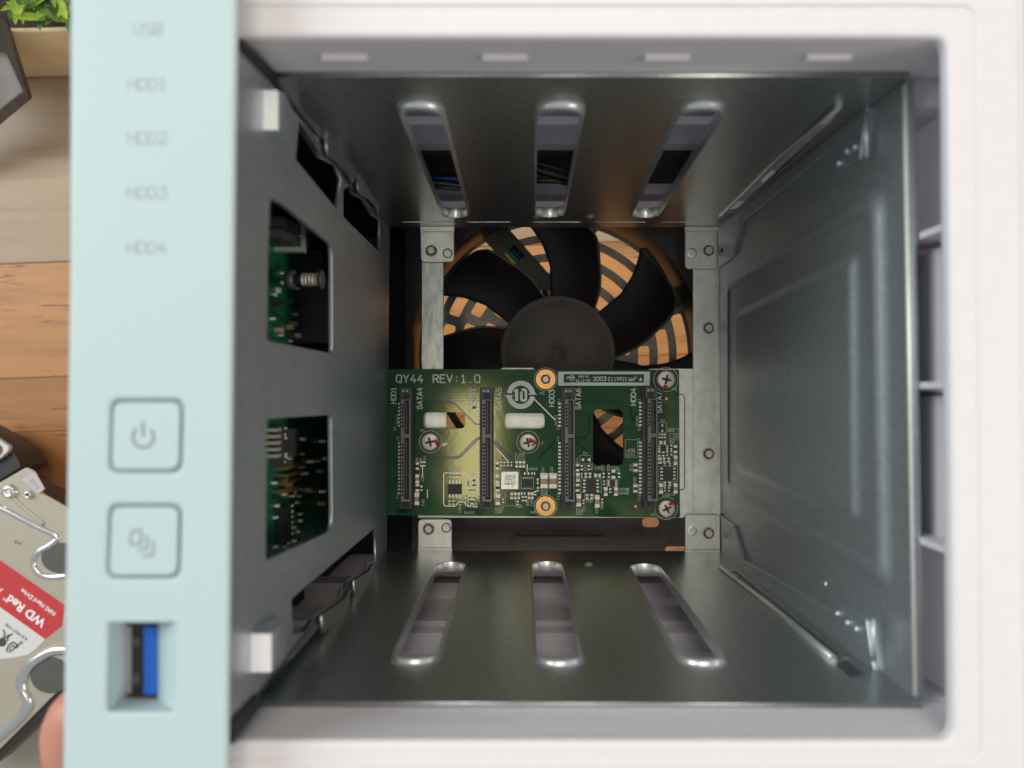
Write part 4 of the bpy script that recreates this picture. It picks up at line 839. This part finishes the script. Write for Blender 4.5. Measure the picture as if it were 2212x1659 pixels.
m = MB(); m.tube([(-2, 62.5, -243), (8, 61.5, -240), (20, 62.6, -244)], .5, 8); m.obj('cable', mat('brown_wire', (0.16, 0.07, 0.02), 0.4), nas)
# ================================================================== THE TABLE
DT = 520.0
ZT = -DT
def plank(x0, x1, y0, y1, m, parent, tilt=0, z=ZT, th=18):
    w_ = x1 - x0; fr = Flat(-z); pts = [(x0, y0 + tilt * x0), (x1, y0 + tilt * x1), (x1, y1 + tilt * x1), (x0, y1 + tilt * x0)]
    return plate('plank', fr, pts, [], th, .5, m, parent)
tb = bpy.data.objects.new('table_top', None); link(tb, None, Matrix.Translation(Vector((0, 0, ZT)) * S)); tb['kind'] = 'structure'; tb['label'] = 'orange brown and pale wooden planks of the table top'
edge = (CY - 565) / F * DT; tl = 0.036
gaps = [edge, (CY - 813) / F * DT, (CY - 930) / F * DT, -110, -190, -290, -700]
offs = tl * (150 - CX) / F * DT
for k in range(len(gaps) - 1):
    c = [(0.48, 0.205, 0.050), (0.40, 0.16, 0.040), (0.34, 0.13, 0.034), (0.44, 0.19, 0.05), (0.52, 0.23, 0.07), (.5, .23, .07)][k]
    plank(-900, 900, gaps[k + 1] - offs + .15, gaps[k] - offs - .15, wood('acacia%d' % k, c, tuple(q * .62 for q in c), tuple(q * .8 for q in c), 0.85, k * 3.1 + 1), tb, tl)
plank(-900, 900, edge - offs + .3, edge - offs + 150, wood('oak0', (0.36, 0.245, 0.14), (0.26, 0.165, 0.092), (0.31, 0.21, 0.118), 0.05, 11), tb, tl)
plank(-900, 900, edge - offs + 150.4, edge - offs + 700, wood('oak1', (0.47, 0.33, 0.20), (0.36, 0.24, 0.14), (0.42, 0.29, 0.17), 0.05, 15), tb, tl)

# ================================================================== PLANTER
DPN = 470.0
pl = thing('planter', 'cream trough planter with leafy green plant in the top left corner behind the mint panel', 'planter', tuple(P(100, 180, 519)))
def wedge(name, pts, d0, d1, m, parent, r=.5, bevel=1.0):
    return plate(name, Flat(d0), roundpoly(Q(pts, d0), r), [], d1 - d0, bevel, m, parent)
tr_ = plate('trough', Flat(455), roundpoly(Q([(-260, 76), (-250, -140), (420, -150), (430, 60)], 455), 3), [roundpoly(Q([(-245, 66), (-235, -130), (405, -140), (415, 50)], 455), 3)], 64, 1.2, M_planter, pl)
m = MB(); a = P(-240, 62, 470); b = P(410, -130, 470); m.box(a.x, b.x, a.y, b.y, -480, -470); m.obj('soil', M_soil, pl)
random.seed(3)
def leaf(base, ang, ln, wd, lift, mt):
    m = MB(); n = 6; L = []; R_2 = []; Mi = []
    dx, dy = cos(ang), sin(ang)
    for i in range(n + 1):
        t = i / n; w_ = wd * sin(pi * min(1, .12 + t * .88)) ** .8 * (1 if t < 1 else 0); z = lift * (t - .5 * t * t)
        p = Vector((base.x + dx * ln * t, base.y + dy * ln * t, base.z + z)); s_ = Vector((-dy, dx, 0)) * w_ / 2
        L.append(p + s_ + Vector((0, 0, w_ * .25))); R_2.append(p - s_ + Vector((0, 0, w_ * .25))); Mi.append(p)
    for i in range(n):
        m.quad([L[i], L[i + 1], Mi[i + 1], Mi[i]], 0, True); m.quad([Mi[i], Mi[i + 1], R_2[i + 1], R_2[i]], 0, True)
    return m.obj('leaf', mt, pl)
for k in range(95):
    cx_, cy_ = random.choice([(70, 25), (60, 40), (110, 55), (135, 20), (150, 50), (95, 5), (130, 5), (40, 10)])
    bs = P(cx_ + random.uniform(-20, 20), cy_ + random.uniform(-34, -8), random.uniform(425, 462))
    leaf(bs, random.uniform(0, 2 * pi), random.uniform(8, 14), random.uniform(2.6, 4.6), random.uniform(3, 14), random.choice([M_leaf, M_leaf, M_leaf2]))

# ================================================================== PICTURE FRAME
pf = thing('picture_frame', 'dark brown picture frame with a grey picture leaning at the left edge, below the planter', 'picture frame', tuple(P(-40, 200, 519)))
o_out = [(-190, 120), (12, 70), (65, 216), (-150, 400)]; o_in = [(-160, 150), (11, 112), (49, 198), (-130, 340)]
frL = Frame(P(-190, 60, 444), P(10, 45, 444), P(-150, 395, 512), Vector((0, 0, 1)))
plate('frame_border', frL, [frL.px(*p) for p in [(-190, 60), (9, 40), (65, 216), (-150, 395)]], [[frL.px(*p) for p in o_in]], 4, .6, M_frame, pf)
m = MB(); m.quad([frL.w(*frL.px(x, y), -2) for x, y in [(-175, 110), (15, 95), (55, 205), (-140, 360)]]); m.obj('picture', M_photo, pf)

# ================================================================== HARD DRIVES
DH = 466.0
hd = thing('hard_drive', 'silver hard drive with a red and white label lying beside the mint panel', 'hard drive', tuple(P(60, 1300, 519)))
body = plate('drive_body', Flat(DH + 1.6), roundpoly(Q([(-170, 1140), (10, 1035), (60, 1052), (90, 1068), (330, 1205), (140, 1503), (-30, 1668), (-200, 1668)], DH + 1.6), 2), [], 24, .8, M_blackdrive, hd)
cover = plate('drive_cover', Flat(DH), roundpoly(Q([(-170, 1130), (0, 1042), (57, 1009), (75, 1018), (92, 1066), (330, 1200), (128, 1490), (-10, 1628), (-200, 1640)], DH), [2, .5, 1.5, 1.5, 1, 2, 2, 2, 2]), [], 1.6, .5, M_alu, hd)
k3 = lambda X, Y: (X * .3164, 1134 + Y * .3164)
def ridge(pts, r=2.0, d=DH, mt=None):
    P_ = [Vector(P(*k3(*p), d)) for p in pts]; out = []
    for i in range(len(P_) - 1):
        a, b, c_, e = P_[max(i - 1, 0)], P_[i], P_[i + 1], P_[min(i + 2, len(P_) - 1)]
        for t in (0, .25, .5, .75): out.append(0.5 * ((2 * b) + (c_ - a) * t + (2 * a - 5 * b + 4 * c_ - e) * t * t + (3 * b - a - 3 * c_ + e) * t ** 3))
    out.append(P_[-1]); m = MB(); m.tube([p + Vector((0, 0, -.6)) for p in out], r, 12); return m.obj('cover_ridge', mt or M_chrome, cover)
ridge([(-60, -150), (100, -70), (230, 0), (385, 78), (350, 130), (255, 190), (228, 270), (270, 335), (350, 355), (460, 345)], 1.9)
ridge([(470, 850), (360, 858), (260, 910), (190, 970), (150, 1060), (160, 1130), (195, 1200), (170, 1270), (80, 1365), (-60, 1480)], 3.2)
for X, Y, rx, ry in ((420, 225, 138, 105), (345, 1025, 138, 125)):
    m = MB(); pts = [k3(X + rx * cos(a * pi / 16), Y + ry * sin(a * pi / 16)) for a in range(32)]
    m.rings([[P(*p, DH) + Vector((0, 0, -.3)) for p in pts], [P(*p, DH) + Vector((0, 0, .25)) for p in pts]], 0, False, True); m.obj('round_seal', M_vinyl, cover)
m = MB(); m.quad([P(*k3(*p), DH) + Vector((0, 0, .05)) for p in ((-200, 420), (0, 560), (308, 780), (240, 850), (190, 885), (100, 905), (-20, 915), (-200, 920))][::-1]); lab = m.obj('paper_label', M_paper, cover)
m = MB(); m.quad([P(*k3(*p), DH) + Vector((0, 0, .09)) for p in ((-200, 100), (0, 240), (445, 548), (425, 690), (310, 780), (0, 560), (-200, 420))][::-1]); m.obj('red_band', M_redlab, lab)
an = atan2(212, -300) 
kx = DH / F * .3164
blabel('label_text', 'WD Red', *k3(318, 655), DH, 7.0, radians(144), M_wprint, lab, .16, .14)
blabel('label_text', 'TM', *k3(52, 512), DH, 1.8, radians(144), M_wprint, lab, .05, .14)
blabel('label_text', 'Pro', *k3(28, 440), DH, 7.0, radians(144), M_wprint, lab, 0, .14, 0.25)
blabel('label_text', 'NAS Hard Drive', *k3(385, 600), DH, 3.5, radians(144), M_wprint, lab, .05, .14)
blabel('label_text', 'R-R-WDT-1945', *k3(190, 775), DH, 2.3, radians(144), M_bprint, lab, .04, .14)
blabel('label_text', 'A/6', *k3(150, 120), DH, 3.0, radians(160), M_vinyl, cover, 0, .1)
g = MB()
kk3 = lambda pts: [q2(*k3(*p), DH) for p in pts]
g.ribbon(kk3([(52, 862), (68, 868), (150, 792)]), .5, -DH + .12); g.ribbon(kk3([(70, 868), (158, 800)]), .5, -DH + .12); g.ribbon(kk3([(45, 860), (60, 820), (92, 800), (112, 812), (118, 836)]), .9, -DH + .12); g.ribbon(kk3([(66, 856), (72, 836), (92, 820), (104, 840)]), .7, -DH + .12)
g.ribbon(kk3([(58, 750), (52, 790)]), .9, -DH + .12); g.ribbon(kk3([(38, 770), (84, 745)]), 1.0, -DH + .12); g.ribbon(kk3([(25, 718), (35, 745), (20, 780), (0, 790)]), .9, -DH + .12); g.cyl(*q2(*k3(15, 800), DH), [(2.6, -DH + .1), (2.6, -DH + .13)], 16)
g.obj('approval_marks', M_bprint, lab)
j2 = lambda X, Y: (X * .1302, 939.7 + Y * .1302)
m = MB(); m.rings([[P(*j2(*p), DH - .1) for p in ((340, 745), (540, 625), (585, 612), (745, 890), (640, 975), (520, 870), (430, 790))], [P(*j2(*p), DH - 1.2) for p in ((340, 745), (540, 625), (585, 612), (745, 890), (640, 975), (520, 870), (430, 790))]], 0, True, True, False); m.obj('edge_clip', M_tray, hd)
for k in range(4):
    m = MB(); a = P(*j2(480 + k * 38, 770 + k * 38), DH - 1.3); b = P(*j2(550 + k * 30, 725 + k * 42), DH - 1.3); m.tube([a, b], .35, 6); m.obj('clip_rib', M_tray, hd)
for X, Y, r in ((175, 935, 105), (490, 985, 62)):
    m = MB(); cx, cy = q2(*j2(X, Y), DH); r = r * .1302 * DH / F; m.cyl(cx, cy, [(r * 1.2, -DH), (r, -DH + .8), (r * .95, -DH + 2.2), (r * .8, -DH + 2.6), (r * .45, -DH + 2.6), (r * .4, -DH + 1.8)], 24, 0, False, False); m.cyl(cx, cy, [(r * .46, -DH + 2.0), (r * .44, -DH + 2.05)], 16, 1); m.obj('cover_screw', [M_chrome, M_steel if r > 3 else M_slot], cover)
ridge([(-60, -235), (30, -225), (80, -195), (140, -140), (230, -60), (300, -5)], 1.4, DH, M_alu)
hd2 = thing('black_drive', 'black cased drive with rounded white top, at the left edge above the silver drive', 'hard drive', tuple(P(0, 1000, 519)))
plate('drive_case', Flat(482), roundpoly(Q([j2(*p) for p in ((-600, -200), (-100, 60), (190, 255), (245, 310), (365, 545), (0, 770), (-600, 1000))], 482), 1.5), [], 28, 1, M_blackdrive, hd2)
plate('drive_top', Flat(478), roundpoly(Q([j2(*p) for p in ((-600, -300), (-60, 50), (150, 195), (140, 270), (0, 395), (-600, 700))], 478), [1, 2, 3, 3, 2, 1]), [], 3.8, .6, M_paper, hd2)
m = MB(); m.cyl(*q2(*j2(-60, 245), 477.9), [(3.6, -478), (3.5, -477.5)], 24); m.obj('round_seal', M_vinyl, hd2)
p2 = thing('paper_sheet', 'pale sheet on the table under the silver drive at the lower left corner', 'paper', tuple(P(60, 1700, 519)))
plate('sheet', Flat(516), Q([(-300, 1560), (250, 1540), (300, 1900), (-300, 1900)], 516), [], 1.0, .1, M_alu, p2)

# ================================================================== HAND
ha = thing('person', 'fingers of a hand holding the storage box at the lower left corner', 'person', tuple(P(60, 1700, 300)))
def hand():
    V = []; E = []; R_ = []
    def chain(pts, rs, root=None):
        prev = root
        for p, r in zip(pts, rs):
            V.append(tuple(Vector(p) * S)); R_.append(r * S); i = len(V) - 1
            if prev is not None: E.append((prev, i))
            prev = i
        return prev
    root = len(V); chain([(-62, -128, -275)], [22]); palm = chain([(-72, -108, -262)], [19], root)
    chain([(-91, -98, -200), (-89, -80, -172), (-85.0, -66, -158), (-81.5, -56.5, -152)], [11.5, 9.8, 7.8, 5.4], palm)      # thumb laid along the side
    for k, (px, ln) in enumerate(((-60, 1), (-40, 1.06), (-20, 1.0), (0, .85))):
        chain([(px, -110, -268 + k * -2), (px + 2, -97 , -262 ), (px + 4, -92, -240 + 8 * (1 - ln)), (px + 5, -90.5, -222 + 16 * (1 - ln))], [10, 9, 8.4, 7], palm)
    chain([(-60, -170, -290), (-60, -230, -300)], [26, 30], root)
    me = bpy.data.meshes.new('hand'); me.from_pydata(V, E, []); o = bpy.data.objects.new('hand', me); C.objects.link(o)
    md = o.modifiers.new('Skin', 'SKIN'); sv = me.skin_vertices[0].data
    for i, r in enumerate(R_): sv[i].radius = (r, r)
    sv[0].use_root = True
    o.modifiers.new('Sub', 'SUBSURF').levels = 2
    dg = bpy.context.evaluated_depsgraph_get(); dg.update(); m2 = bpy.data.meshes.new_from_object(o.evaluated_get(dg)); bpy.data.objects.remove(o)
    m2.transform(Matrix.Scale(1 / S, 4))
    for p in m2.polygons: p.use_smooth = True
    return finish('hand', m2, M_skin, ha)
hand()
